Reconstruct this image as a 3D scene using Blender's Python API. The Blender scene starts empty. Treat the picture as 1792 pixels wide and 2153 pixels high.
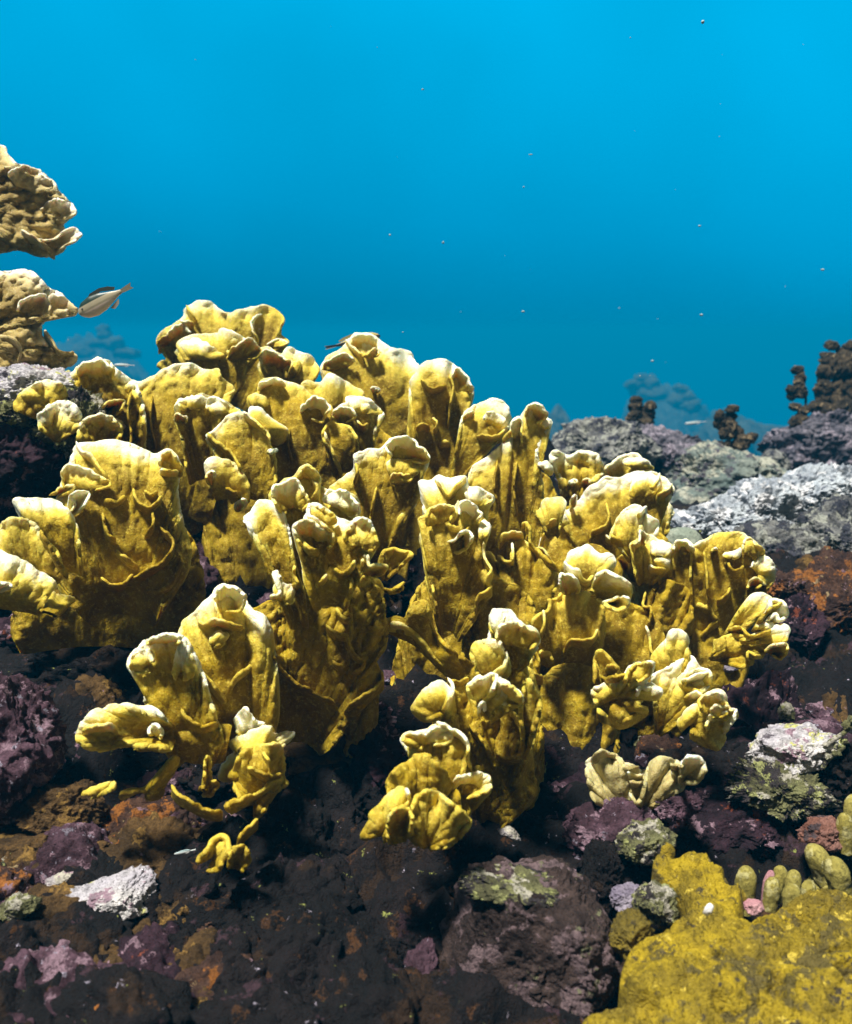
import bpy, bmesh, math, random
import numpy as np
from mathutils import Vector, Matrix
from mathutils.bvhtree import BVHTree

S = bpy.context.scene
COL = S.collection
# ------------------------------------------------------------------ camera
W0, H0 = 1792.0, 2153.0
FPX = 1864.0
PITCH = math.radians(11.4)
RIGHT = np.array([1.0, 0, 0])
FWD = np.array([0, math.cos(PITCH), -math.sin(PITCH)])
UP = np.array([0, math.sin(PITCH), math.cos(PITCH)])
cd = bpy.data.cameras.new('camera')
cam = bpy.data.objects.new('camera', cd); COL.objects.link(cam)
cam.location = (0, 0, 0)
cam.rotation_euler = (math.radians(90) - PITCH, 0, 0)
cd.sensor_fit = 'VERTICAL'; cd.sensor_height = 24.0
cd.lens = FPX / H0 * 24.0
cd.clip_start = 0.02; cd.clip_end = 3000
cd.dof.use_dof = True; cd.dof.focus_distance = 1.25; cd.dof.aperture_fstop = 3.6
S.camera = cam
# ------------------------------------------------------------------ world (blue water, plus a warm fill added behind the viewer)
SUN_DIR = Vector((-0.27, -0.25, 0.93)).normalized()
w = bpy.data.worlds.new('World'); S.world = w; w.use_nodes = True
nt = w.node_tree; nt.nodes.clear()
wo = nt.nodes.new('ShaderNodeOutputWorld'); bg = nt.nodes.new('ShaderNodeBackground')
tc = nt.nodes.new('ShaderNodeTexCoord')
dotn = nt.nodes.new('ShaderNodeVectorMath'); dotn.operation = 'DOT_PRODUCT'
dotn.inputs[1].default_value = (0.11, 0.0, 1.0)
mr = nt.nodes.new('ShaderNodeMapRange')
mr.inputs['From Min'].default_value = -0.4; mr.inputs['From Max'].default_value = 1.0
ramp = nt.nodes.new('ShaderNodeValToRGB')
def ramp_set(r, stops):
    el = r.color_ramp.elements
    while len(el) > 1: el.remove(el[-1])
    el[0].position = stops[0][0]; el[0].color = (*stops[0][1], 1)
    for p, c in stops[1:]:
        e = el.new(p); e.color = (*c, 1)
def zp(z): return (z + 0.4) / 1.4
ramp_set(ramp, [(zp(-0.4), (0.0, 0.002, 0.004)), (zp(-0.12), (0.0, 0.036, 0.066)), (zp(0.0), (0.0, 0.124, 0.245)),
                (zp(0.06), (0.0, 0.165, 0.322)), (zp(0.12), (0.0, 0.205, 0.398)), (zp(0.22), (0.0, 0.250, 0.472)), (zp(0.34), (0.0, 0.290, 0.54)),
                (zp(0.5), (0.012, 0.09, 0.14)), (zp(1.0), (0.11, 0.12, 0.11))])
nt.links.new(tc.outputs['Generated'], dotn.inputs[0]); nt.links.new(dotn.outputs['Value'], mr.inputs['Value'])
nt.links.new(mr.outputs['Result'], ramp.inputs['Fac'])
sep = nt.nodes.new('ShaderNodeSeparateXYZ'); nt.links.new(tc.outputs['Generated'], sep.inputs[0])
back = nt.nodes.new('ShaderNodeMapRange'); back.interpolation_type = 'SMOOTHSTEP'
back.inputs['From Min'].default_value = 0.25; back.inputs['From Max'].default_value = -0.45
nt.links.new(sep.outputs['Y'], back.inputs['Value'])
warm_fill = nt.nodes.new('ShaderNodeMix'); warm_fill.data_type = 'RGBA'
warm_fill.inputs[7].default_value = (0.085, 0.070, 0.040, 1)          # warm fill added behind the viewer to light the coral faces
nt.links.new(back.outputs['Result'], warm_fill.inputs['Factor']); nt.links.new(ramp.outputs['Color'], warm_fill.inputs[6])
wn = nt.nodes.new('ShaderNodeTexNoise'); wn.inputs['Scale'].default_value = 3.2; wn.inputs['Detail'].default_value = 3
nt.links.new(tc.outputs['Generated'], wn.inputs['Vector'])
wm = nt.nodes.new('ShaderNodeMapRange'); wm.inputs['From Min'].default_value = 0.3; wm.inputs['From Max'].default_value = 0.7
wm.inputs['To Min'].default_value = 0.92; wm.inputs['To Max'].default_value = 1.08
nt.links.new(wn.outputs['Fac'], wm.inputs['Value']); nt.links.new(wm.outputs['Result'], bg.inputs['Strength'])
nt.links.new(warm_fill.outputs[2], bg.inputs['Color'])
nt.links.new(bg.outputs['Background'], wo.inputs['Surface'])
# ------------------------------------------------------------------ sun
sd = bpy.data.lights.new('sun', 'SUN'); sd.energy = 5.0; sd.angle = math.radians(8); sd.color = (1.0, 0.965, 0.88)
sun = bpy.data.objects.new('sun', sd); COL.objects.link(sun)
sun.rotation_euler = SUN_DIR.to_track_quat('Z', 'Y').to_euler()
S.view_settings.view_transform = 'Standard'; S.view_settings.look = 'None'
S.view_settings.exposure = 0.65; S.view_settings.gamma = 1.0
S.cycles.use_denoising = True
S.cycles.max_bounces = 4; S.cycles.diffuse_bounces = 3; S.cycles.volume_bounces = 0

# ------------------------------------------------------------------ helpers
RNG = np.random.RandomState(7)
PERM = RNG.permutation(256); PERM = np.concatenate([PERM, PERM, PERM])
GR = RNG.normal(size=(256, 3)); GR /= np.linalg.norm(GR, axis=1)[:, None]
def perlin(p, seed=0):
    """gradient noise, p (...,3), about -1..1"""
    p = np.asarray(p, float) + np.array([seed * 17.31, seed * 5.77, seed * 9.13])
    i = np.floor(p).astype(int); f = p - i
    u = f * f * f * (f * (f * 6 - 15) + 10)
    out = 0
    for dx in (0, 1):
        for dy in (0, 1):
            for dz in (0, 1):
                h = PERM[PERM[PERM[(i[..., 0] + dx) & 255] + ((i[..., 1] + dy) & 255)] + ((i[..., 2] + dz) & 255)]
                g = GR[h]
                d = g[..., 0] * (f[..., 0] - dx) + g[..., 1] * (f[..., 1] - dy) + g[..., 2] * (f[..., 2] - dz)
                wgt = (u[..., 0] if dx else 1 - u[..., 0]) * (u[..., 1] if dy else 1 - u[..., 1]) * (u[..., 2] if dz else 1 - u[..., 2])
                out = out + wgt * d
    return out * 1.5
def fbm(p, oct=4, seed=0, gain=0.5, lac=2.1):
    a = 1; s = 0; p = np.asarray(p, float)
    for k in range(oct):
        s = s + a * perlin(p, seed + k * 3.7); a *= gain; p = p * lac
    return s
def ridged(p, oct=3, seed=0, gain=0.5, lac=2.1):
    a = 1; s = 0; p = np.asarray(p, float)
    for k in range(oct):
        s = s + a * (1 - 2 * np.abs(perlin(p, seed + k * 3.7))); a *= gain; p = p * lac
    return s
def worley(p, seed=0):
    """2-D/3-D cell noise: distance to the nearest feature point"""
    p = np.asarray(p, float); i = np.floor(p).astype(int); best = np.full(p.shape[:-1], 9.0)
    for dx in (-1, 0, 1):
        for dy in (-1, 0, 1):
            for dz in (-1, 0, 1):
                c = i + np.array([dx, dy, dz])
                h = PERM[PERM[PERM[(c[..., 0] + seed) & 255] + (c[..., 1] & 255)] + (c[..., 2] & 255)]
                q = c + 0.5 + 0.42 * GR[h]
                best = np.minimum(best, ((p - q) ** 2).sum(-1))
    return np.sqrt(best)
def sstep(a, b, x):
    t = np.clip((x - a) / (b - a), 0, 1); return t * t * (3 - 2 * t)

def PX(px, py, d):
    """photo pixel at distance d along the view axis -> world point(s)"""
    px = np.asarray(px, float); py = np.asarray(py, float); d = np.asarray(d, float)
    a = (px - W0 / 2) / FPX; b = -(py - H0 / 2) / FPX
    return d[..., None] * (a[..., None] * RIGHT + b[..., None] * UP + FWD)
def P1(px, py, d): return PX(np.array(px), np.array(py), np.array(d))

VIEWS = {'R0': (0, 0, 1792 / 1748), 'R1': (0, 270, 700 / 1748), 'R2': (600, 600, 600 / 1748), 'R3': (1092, 650, 700 / 1748),
         'R4': (0, 900, 700 / 1748), 'R5': (500, 950, 600 / 1748), 'R6': (700, 1100, 1000 / 1748), 'R7': (0, 1500, 900 / 1748),
         'R8': (892, 1400, 900 / 1748), 'Z1': (0, 680, 420 / 1748), 'Z2': (320, 620, 420 / 1748), 'Z3': (1372, 660, 420 / 1748),
         'Z4': (1372, 1120, 420 / 1748), 'Z5': (1092, 950, 420 / 1748), 'Z6': (1272, 1600, 520 / 1748), 'S': (0, 0, 1.0)}
def pts(view, s):
    ox, oy, k = VIEWS[view]
    a = np.array([[float(v) for v in t.split(',')] for t in s.split()])
    a[:, 0] = ox + a[:, 0] * k; a[:, 1] = oy + a[:, 1] * k
    return a
def spline(a, step=4.0, nmin=12, nmax=220):
    """Catmull-Rom through the points, resampled evenly"""
    a = np.asarray(a, float)
    if len(a) == 1: return np.repeat(a, nmin, 0)
    e = np.vstack([2 * a[0] - a[1], a, 2 * a[-1] - a[-2]])
    out = []
    t = np.linspace(0, 1, 12, endpoint=False)[:, None]
    for k in range(len(a) - 1):
        p0, p1, p2, p3 = e[k], e[k + 1], e[k + 2], e[k + 3]
        out.append(0.5 * (2 * p1 + (p2 - p0) * t + (2 * p0 - 5 * p1 + 4 * p2 - p3) * t ** 2 + (3 * p1 - p0 - 3 * p2 + p3) * t ** 3))
    out.append(a[-1:]); q = np.vstack(out)
    L = np.concatenate([[0], np.cumsum(np.linalg.norm(np.diff(q[:, :2], axis=0), axis=1))])
    n = int(np.clip(L[-1] / step, nmin, nmax))
    s = np.linspace(0, L[-1], n)
    return np.stack([np.interp(s, L, q[:, c]) for c in range(q.shape[1])], 1)
def resample(a, n):
    a = np.asarray(a, float)
    if len(a) == 1: return np.repeat(a, n, 0)
    L = np.concatenate([[0], np.cumsum(np.linalg.norm(np.diff(a, axis=0), axis=1))])
    s = np.linspace(0, L[-1], n)
    return np.stack([np.interp(s, L, a[:, c]) for c in range(a.shape[1])], 1)

def mesh_obj(name, V, F, mat, parent=None, smooth=True, attr=None):
    me = bpy.data.meshes.new(name)
    V = np.asarray(V, float)
    if parent is not None: V = V - np.array(parent.location)
    F = np.asarray(F)
    me.vertices.add(len(V)); me.vertices.foreach_set('co', V.astype(np.float32).ravel())
    k = F.shape[1]
    me.loops.add(F.size); me.polygons.add(len(F))
    me.loops.foreach_set('vertex_index', F.astype(np.int32).ravel())
    me.polygons.foreach_set('loop_start', np.arange(0, F.size, k, dtype=np.int32))
    me.polygons.foreach_set('use_smooth', np.full(len(F), smooth, dtype=bool))
    me.update(calc_edges=True); me.validate()
    if attr:
        for an, av in attr.items():
            at = me.attributes.new(an, 'FLOAT', 'POINT'); at.data.foreach_set('value', np.asarray(av, np.float32))
    me.materials.append(mat)
    o = bpy.data.objects.new(name, me); COL.objects.link(o)
    if parent is not None: o.parent = parent
    return o
def thing(name, label, cat, loc, group=None):
    o = bpy.data.objects.new(name, None); COL.objects.link(o); o.location = tuple(loc); o.empty_display_size = 0.03
    o['label'] = label; o['category'] = cat
    if group: o['group'] = group
    return o
def tag(o, label, cat, group=None):
    o['label'] = label; o['category'] = cat
    if group: o['group'] = group
    return o
def grid_faces(R, N):
    i = np.arange(R - 1)[:, None] * N + np.arange(N - 1)[None, :]
    return np.stack([i, i + 1, i + N + 1, i + N], -1).reshape(-1, 4)

# ------------------------------------------------------------------ materials
def newmat(name):
    m = bpy.data.materials.new(name); m.use_nodes = True
    t = m.node_tree; b = t.nodes['Principled BSDF']
    return m, t, b
def N(t, typ, **kw):
    n = t.nodes.new(typ)
    for k, v in kw.items():
        if k in n.inputs: n.inputs[k].default_value = v
        else: setattr(n, k, v)
    return n
def noise_tex(t, scale, detail=4, rough=0.55, dist=0.0):
    n = N(t, 'ShaderNodeTexNoise', Scale=scale, Detail=detail, Roughness=rough, Distortion=dist)
    c = t.nodes.new('ShaderNodeTexCoord'); t.links.new(c.outputs['Object'], n.inputs['Vector'])
    return n
def mixc(t, fac, a, b, mode='MIX'):
    m = N(t, 'ShaderNodeMix', data_type='RGBA', blend_type=mode)
    for sock, val in ((m.inputs['Factor'], fac), (m.inputs[6], a), (m.inputs[7], b)):
        if isinstance(val, bpy.types.NodeSocket): t.links.new(val, sock)
        elif isinstance(val, (int, float)): sock.default_value = val
        else: sock.default_value = (*val, 1)
    return m.outputs[2]
def rampv(t, val, lo, hi, a=0.0, b=1.0):
    m = N(t, 'ShaderNodeMapRange'); m.interpolation_type = 'SMOOTHSTEP'
    m.inputs['From Min'].default_value = lo; m.inputs['From Max'].default_value = hi
    m.inputs['To Min'].default_value = a; m.inputs['To Max'].default_value = b
    t.links.new(val, m.inputs['Value']); return m.outputs['Result']
def bump(t, b, heights):
    prev = None
    for h, strength, dist in heights:
        n = N(t, 'ShaderNodeBump', Strength=strength, Distance=dist)
        t.links.new(h, n.inputs['Height'])
        if prev is not None: t.links.new(prev, n.inputs['Normal'])
        prev = n.outputs['Normal']
    t.links.new(prev, b.inputs['Normal'])

def coral_mat(name, deep, face, mid, tip):
    m, t, b = newmat(name)
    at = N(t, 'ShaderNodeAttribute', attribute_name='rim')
    n1 = noise_tex(t, 22, 4); n2 = noise_tex(t, 160, 3, 0.7); n3 = noise_tex(t, 420, 2, 0.6)
    c = mixc(t, rampv(t, n1.outputs['Fac'], 0.35, 0.65), deep, face)
    c = mixc(t, rampv(t, n2.outputs['Fac'], 0.50, 0.70, 0, 0.55), c, mid)
    c = mixc(t, rampv(t, n3.outputs['Fac'], 0.48, 0.70, 0, 0.4), c, tuple(0.5 * x for x in deep))
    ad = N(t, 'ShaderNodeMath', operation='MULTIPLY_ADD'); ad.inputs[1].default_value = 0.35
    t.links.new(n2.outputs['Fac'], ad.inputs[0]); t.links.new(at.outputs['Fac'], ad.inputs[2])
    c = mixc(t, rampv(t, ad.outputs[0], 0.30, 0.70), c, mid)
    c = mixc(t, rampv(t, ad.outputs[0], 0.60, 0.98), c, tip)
    t.links.new(c, b.inputs['Base Color'])
    b.inputs['Roughness'].default_value = 0.72; b.inputs['Specular IOR Level'].default_value = 0.25
    b.inputs['Subsurface Weight'].default_value = 0.4; b.inputs['Subsurface Radius'].default_value = (1.0, 0.62, 0.12); b.inputs['Subsurface Scale'].default_value = 0.007
    bump(t, b, [(n2.outputs['Fac'], 0.6, 0.004), (n3.outputs['Fac'], 0.6, 0.0018)])
    return m
FIRE = coral_mat('fire_coral_yellow', (0.22, 0.138, 0.002), (0.40, 0.272, 0.006), (0.72, 0.57, 0.08), (0.95, 0.90, 0.66))
FIRE_BROWN = coral_mat('fire_coral_brown', (0.25, 0.175, 0.045), (0.42, 0.31, 0.10), (0.60, 0.49, 0.24), (0.92, 0.85, 0.70))
FIRE_PALE = coral_mat('fire_coral_pale', (0.22, 0.17, 0.05), (0.36, 0.28, 0.10), (0.55, 0.48, 0.22), (0.92, 0.9, 0.78))

def rock_mat(name, c1, c2, patches=(), scale=14.0, bumpk=1.0, rough=0.85):
    """two ground colours plus patches [(colour, scale, threshold, seed)] of encrusting growth"""
    m, t, b = newmat(name)
    n1 = noise_tex(t, scale, 6, 0.62); n2 = noise_tex(t, scale * 9, 4, 0.7); n3 = noise_tex(t, scale * 30, 3, 0.7)
    c = mixc(t, rampv(t, n1.outputs['Fac'], 0.38, 0.62), c1, c2)
    for k, (pc, ps, th) in enumerate(patches):
        n = noise_tex(t, ps, 5, 0.68)
        mp = N(t, 'ShaderNodeMapping'); mp.inputs['Location'].default_value = (3.1 * k + 1.7, 7.7 * k, 2.3 * k)
        src = n.inputs['Vector'].links[0].from_socket
        t.links.new(src, mp.inputs['Vector']); t.links.new(mp.outputs['Vector'], n.inputs['Vector'])
        c = mixc(t, rampv(t, n.outputs['Fac'], th - 0.055, th - 0.015), c, pc)
    c = mixc(t, rampv(t, n2.outputs['Fac'], 0.42, 0.68, 0.0, 0.6), c, tuple(0.3 * x for x in c1))
    t.links.new(c, b.inputs['Base Color'])
    b.inputs['Roughness'].default_value = rough; b.inputs['Specular IOR Level'].default_value = 0.25
    bump(t, b, [(n2.outputs['Fac'], 1.0 * bumpk, 0.010), (n3.outputs['Fac'], 0.8 * bumpk, 0.004)])
    return m
PINK = (0.36, 0.23, 0.29); LILAC = (0.40, 0.36, 0.46); GREENISH = (0.30, 0.33, 0.09); CREAM = (0.62, 0.58, 0.48)
ORANGE = (0.40, 0.15, 0.03); WHITE = (0.72, 0.72, 0.74); BROWN = (0.10, 0.055, 0.022)
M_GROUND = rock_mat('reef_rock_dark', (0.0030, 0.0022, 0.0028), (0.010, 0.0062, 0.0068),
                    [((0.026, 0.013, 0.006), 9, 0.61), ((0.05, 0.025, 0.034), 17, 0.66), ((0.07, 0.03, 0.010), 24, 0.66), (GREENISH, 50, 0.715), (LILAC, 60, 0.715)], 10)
M_PURPLE = rock_mat('rock_purple', (0.06, 0.028, 0.04), (0.16, 0.085, 0.12), [(PINK, 26, 0.60), (LILAC, 60, 0.66)], 18)
M_RED = rock_mat('rock_red_purple', (0.018, 0.008, 0.015), (0.055, 0.024, 0.038), [(PINK, 30, 0.63), ((0.3, 0.08, 0.04), 22, 0.68)], 16)
M_PALE = rock_mat('rock_pale', (0.34, 0.30, 0.33), (0.60, 0.56, 0.55), [(CREAM, 22, 0.55), ((0.45, 0.47, 0.12), 17, 0.59), (PINK, 33, 0.60), ((0.06, 0.05, 0.06), 26, 0.62)], 12)
M_WHITE = rock_mat('rock_white_pitted', (0.28, 0.31, 0.36), (0.50, 0.54, 0.58), [(WHITE, 18, 0.58), ((0.10, 0.11, 0.15), 26, 0.64)], 8, 0.7)
M_GREY = rock_mat('rock_grey_green', (0.12, 0.16, 0.15), (0.26, 0.29, 0.25), [((0.42, 0.42, 0.34), 16, 0.56), ((0.09, 0.08, 0.10), 20, 0.6)], 7)
M_MIX = rock_mat('rock_mixed', (0.14, 0.14, 0.145), (0.32, 0.32, 0.30), [((0.45, 0.46, 0.40), 40, 0.58), ((0.05, 0.05, 0.07), 25, 0.58)], 12)
M_FARP = rock_mat('rock_purple_grey', (0.08, 0.075, 0.10), (0.20, 0.185, 0.22), [((0.32, 0.28, 0.34), 18, 0.58)], 7)
M_ORANGE = rock_mat('rock_orange_brown', (0.05, 0.026, 0.022), (0.13, 0.065, 0.04), [(ORANGE, 26, 0.57), ((0.45, 0.33, 0.17), 50, 0.67), (PINK, 28, 0.66)], 18)
M_BOULDER = rock_mat('boulder_brown', (0.030, 0.018, 0.016), (0.085, 0.055, 0.048), [((0.19, 0.13, 0.14), 20, 0.58), ((0.2, 0.2, 0.11), 34, 0.66)], 14)
M_BROWN = rock_mat('rock_brown_algae', (0.07, 0.04, 0.014), (0.17, 0.095, 0.03), [((0.34, 0.2, 0.05), 24, 0.62), (PINK, 40, 0.72)], 18)
M_NODULE = rock_mat('rock_green_cream', (0.13, 0.125, 0.06), (0.30, 0.30, 0.13), [(CREAM, 34, 0.58), ((0.05, 0.04, 0.045), 24, 0.55), ((0.5, 0.52, 0.2), 55, 0.62)], 20)
M_PINKROCK = rock_mat('rock_salmon', (0.30, 0.13, 0.09), (0.52, 0.27, 0.22), [((0.12, 0.09, 0.1), 40, 0.6)], 30)
M_DOME = rock_mat('coral_dome_grey', (0.24, 0.28, 0.22), (0.34, 0.37, 0.29), [], 30, 0.4)
M_SPONGE = rock_mat('sponge_brown', (0.04, 0.03, 0.018), (0.11, 0.078, 0.042), [((0.34, 0.25, 0.14), 24, 0.64)], 14)
M_FAR = rock_mat('far_coral', (0.04, 0.05, 0.04), (0.09, 0.10, 0.07), [], 6)
M_LILACF = rock_mat('finger_lilac', (0.20, 0.17, 0.24), (0.34, 0.30, 0.36), [], 30, 0.5)
M_TUBE = rock_mat('tube_sponge_grey', (0.10, 0.11, 0.15), (0.2, 0.2, 0.26), [], 30, 0.6)
M_NUB = rock_mat('finger_coral_olive', (0.27, 0.225, 0.045), (0.42, 0.36, 0.09), [((0.52, 0.47, 0.2), 60, 0.6)], 30, 0.5)
M_NUBPINK = rock_mat('finger_coral_pink', (0.50, 0.24, 0.27), (0.66, 0.38, 0.40), [], 40, 0.5)
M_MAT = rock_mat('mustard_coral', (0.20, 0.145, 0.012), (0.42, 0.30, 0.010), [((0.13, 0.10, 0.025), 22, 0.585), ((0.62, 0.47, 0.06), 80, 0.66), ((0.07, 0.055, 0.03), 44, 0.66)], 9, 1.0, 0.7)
M_MATDARK = rock_mat('mustard_coral_shaded', (0.10, 0.075, 0.012), (0.22, 0.16, 0.018), [((0.05, 0.04, 0.02), 30, 0.58)], 12, 0.6)  # mustard coral again, with shade put into the colour
M_BRIGHT = rock_mat('rock_pale_sunlit', (0.52, 0.49, 0.55), (0.74, 0.71, 0.70), [((0.62, 0.62, 0.2), 15, 0.60), (PINK, 26, 0.64), ((0.12, 0.10, 0.12), 24, 0.66)], 10)  # pale rock lightened, overexposed sunlight put into the colour
M_SHELL, _t, _b = newmat('shell_white'); _b.inputs['Base Color'].default_value = (0.85, 0.83, 0.82, 1); _b.inputs['Roughness'].default_value = 0.4
M_SNOW, _t, _b = newmat('particle_pale'); _b.inputs['Base Color'].default_value = (0.32, 0.42, 0.45, 1); _b.inputs['Roughness'].default_value = 0.8

# ------------------------------------------------------------------ sea bed
CTRL = """0,2150,.86 450,2150,.86 900,2150,.88 1300,2150,.95 1790,2150,.95 1500,2000,1.02 1790,2000,1.02 2200,2000,1.02 1400,1880,1.06 0,1800,1.12 450,1800,1.12 900,1790,1.12 1300,1750,1.16 1790,1760,1.12
-500,1500,1.3 0,1450,1.45 450,1450,1.45 850,1400,1.5 1200,1500,1.42 1500,1500,1.5 1790,1450,1.5 2300,1600,1.5
-400,1050,1.7 0,1040,1.62 300,1100,1.72 600,1100,1.74 900,1100,1.78 1200,1150,1.75 1600,1150,2.2 1450,1175,2.1 1790,1110,2.3 1290,1020,3.0 1400,1040,3.1 1525,1075,3.0 1740,1020,3.4 1640,1035,3.3 2000,1000,3.4 2300,1100,2.5
100,930,1.9 400,900,2.0 700,900,2.1 1000,960,2.0"""
cp = np.array([[float(v) for v in t.split(',')] for t in CTRL.split()])
cw = PX(cp[:, 0], cp[:, 1], cp[:, 2])
extra = [(-1.6, 2.9, -0.8), (-.8, 2.9, -.8), (0, 2.9, -.8), (-3, 4, -.95), (0, 4.5, -.92), (2.2, 5.0, -.9), (5, 4, -.9),
         (-5, 7, -2.4), (0, 7, -2.4), (5, 7, -2.4), (-9, 14, -7), (0, 14, -7), (9, 14, -7), (-16, 28, -16), (16, 28, -16), (0, 28, -16), (-30, 60, -25), (30, 60, -25), (0, 60, -25), (0, 200, -26), (-1, .35, -.75), (0, .35, -.72), (1, .35, -.72)]
cw = np.vstack([cw, np.array(extra)])
def warp(x, y): return np.stack([x / (np.abs(y) + 0.35), 1.15 * np.log(np.abs(y) + 0.35)], -1)
cwq = warp(cw[:, 0], cw[:, 1])
def ground_base(x, y):
    q = warp(x, y); num = 0; den = 0
    for k in range(len(cw)):
        wgt = 1.0 / (((q - cwq[k]) ** 2).sum(-1) + 0.0015) ** 2
        num = num + wgt * cw[k, 2]; den = den + wgt
    return num / den
def ground_z(x, y):
    z = ground_base(x, y)
    p = np.stack([x, y, 0 * x], -1); sc = np.clip(y / 1.3, 0.8, 3.0)
    z = z + 0.065 * fbm(p * 5.0, 3, 3) + 0.030 * ridged(p * 12, 3, 9) * np.clip(1.9 / np.maximum(y, .1), .35, 1) + 0.010 * fbm(p * 55, 3, 21) * np.clip(1.8 - .6 * y, 0, 1)
    z = z + sstep(4, 7, y) * 0.22 * np.maximum(0, fbm(p * 0.9, 3, 33))
    return z
NY, NX = 640, 440
yy = 0.30 * (300 / 0.30) ** (np.linspace(0, 1, NY)); yy[:1] = -1.5
tt = np.linspace(-1, 1, NX)
Y = np.repeat(yy[:, None], NX, 1); X = tt[None, :] * (1.15 * np.abs(Y) + 0.7)
Z = ground_z(X, Y)
G = mesh_obj('seabed', np.stack([X, Y, Z], -1).reshape(-1, 3), grid_faces(NY, NX), M_GROUND); G['kind'] = 'structure'
G['label'] = 'dark uneven reef floor of purple brown rock under all the corals'

# ------------------------------------------------------------------ coral sheets
SEED = [11]
def sheet(base, rim, ruf=0.014, wl=55.0, lean=0.03, belly=0.006, th=0.0023, pale=1.0, edge=4.5, lump=0.0042, pleat=0.007, curl=None, shelf=0.0, pw=0.028, sink=None, seed=None, step=4.0, rows=None):
    """a thick ruffled plate between two curves given as (photo x, photo y, distance); returns verts, faces, rim attribute"""
    if seed is None: SEED[0] += 1; seed = SEED[0]
    n = len(rim)
    L = np.concatenate([[0], np.cumsum(np.linalg.norm(np.diff(rim[:, :2], axis=0), axis=1))]); Lt = L[-1]
    ht = np.linalg.norm((rim - base)[:, :2], axis=1).mean()
    M = rows or int(np.clip(ht / 4.5, 10, 60))
    v = 1 - (1 - np.linspace(0, 1, M)) ** 1.35
    uu = np.repeat(L[None, :], M, 0); vv = np.repeat(v[:, None], n, 1)
    q = np.stack([uu / wl, vv * 1.1, 0 * uu + seed * 1.37], -1)
    d3 = base[None] * (1 - vv[..., None]) + rim[None] * vv[..., None]
    # small scallops of the outline
    sc = edge * (1.2 * perlin(q * np.array([1.9, 0.3, 1]), 5) - 0.8 * np.abs(perlin(q * np.array([3.2, .3, 1]), 8))) * vv ** 4
    dirv = (rim - base)[:, :2]; dirv = dirv / (np.linalg.norm(dirv, axis=1)[:, None] + 1e-6)
    d3[..., :2] += dirv[None] * sc[..., None]
    k = d3[..., 2].mean() / 1.2
    px = d3[..., 0]; py = d3[..., 1]
    dep = d3[..., 2] + lean * vv ** 2 - belly * np.sin(np.pi * np.clip(vv, 0, 1)) \
        + ruf * (1.6 * vv ** 2.0 * perlin(q, 1) + 0.7 * vv ** 5 * perlin(q * np.array([2.3, 1, 1]), 2))
    if curl is None: curl = 0.013 * math.sin(seed * 2.4) + 0.002
    dep = dep - curl * vv ** 6 - shelf * np.sin(np.pi * np.sqrt(vv))
    if sink is None: sink = float(np.clip(ht * 0.00032, 0.0, 0.10))
    dep = dep + sink * (1 - vv) ** 1.6
    dep = dep - pleat * vv ** 2.5 * (ridged(q * np.array([1.5, 0.5, 1]), 2, 12) + 0.4)
    f = np.stack([px / 60.0, py / 60.0, 0 * px + seed * .61], -1)
    dep = dep - lump * 2.0 * np.abs(perlin(f, 3)) * (0.4 + vv) - lump * 1.1 * ridged(f * 2.3, 2, 4) * (0.3 + 0.7 * vv)
    P = PX(px, py, dep)
    du = np.gradient(P, axis=1); dv = np.gradient(P, axis=0)
    nn = np.cross(du, dv); ln = np.linalg.norm(nn, axis=-1, keepdims=True); nn = nn / (ln + 1e-9)
    # keep one orientation, towards the viewer
    if (nn * P).sum() > 0: nn = -nn
    # smooth the normals where the fan collapses
    ends = np.minimum(np.arange(n), n - 1 - np.arange(n)) / max(n - 1, 1)
    taper = sstep(-0.004, 0.045, ends)
    dist = (1 - vv) * ht / FPX * d3[..., 2].mean()          # metres from the rim
    T = th * (1.25 - 0.35 * vv) * taper[None] * (1 + 0.35 * np.exp(-(dist / 0.006) ** 2) * vv)
    tang = P[-1] - P[-2]; tang = tang / (np.linalg.norm(tang, axis=-1, keepdims=True) + 1e-9)
    rowsV = [P + nn * T[..., None]]
    cap = []
    for a in (60, 30, 0, -30, -60):
        a = math.radians(a); cap.append(P[-1] + T[-1][:, None] * (nn[-1] * math.sin(a) + tang * math.cos(a)))
    allv = np.concatenate([rowsV[0], np.stack(cap), (P - nn * T[..., None])[::-1]], 0)
    # pale growing rim is pigment; duller flanks also paint in the weaker light below
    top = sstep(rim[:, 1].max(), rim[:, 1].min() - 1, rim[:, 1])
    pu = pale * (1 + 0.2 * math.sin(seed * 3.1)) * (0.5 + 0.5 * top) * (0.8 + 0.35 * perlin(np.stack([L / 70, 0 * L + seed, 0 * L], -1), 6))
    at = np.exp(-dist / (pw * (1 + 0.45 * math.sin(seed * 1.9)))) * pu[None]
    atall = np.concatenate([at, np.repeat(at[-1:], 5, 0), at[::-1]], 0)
    F = grid_faces(allv.shape[0], n)
    return allv.reshape(-1, 3), F, atall.reshape(-1)

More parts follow.
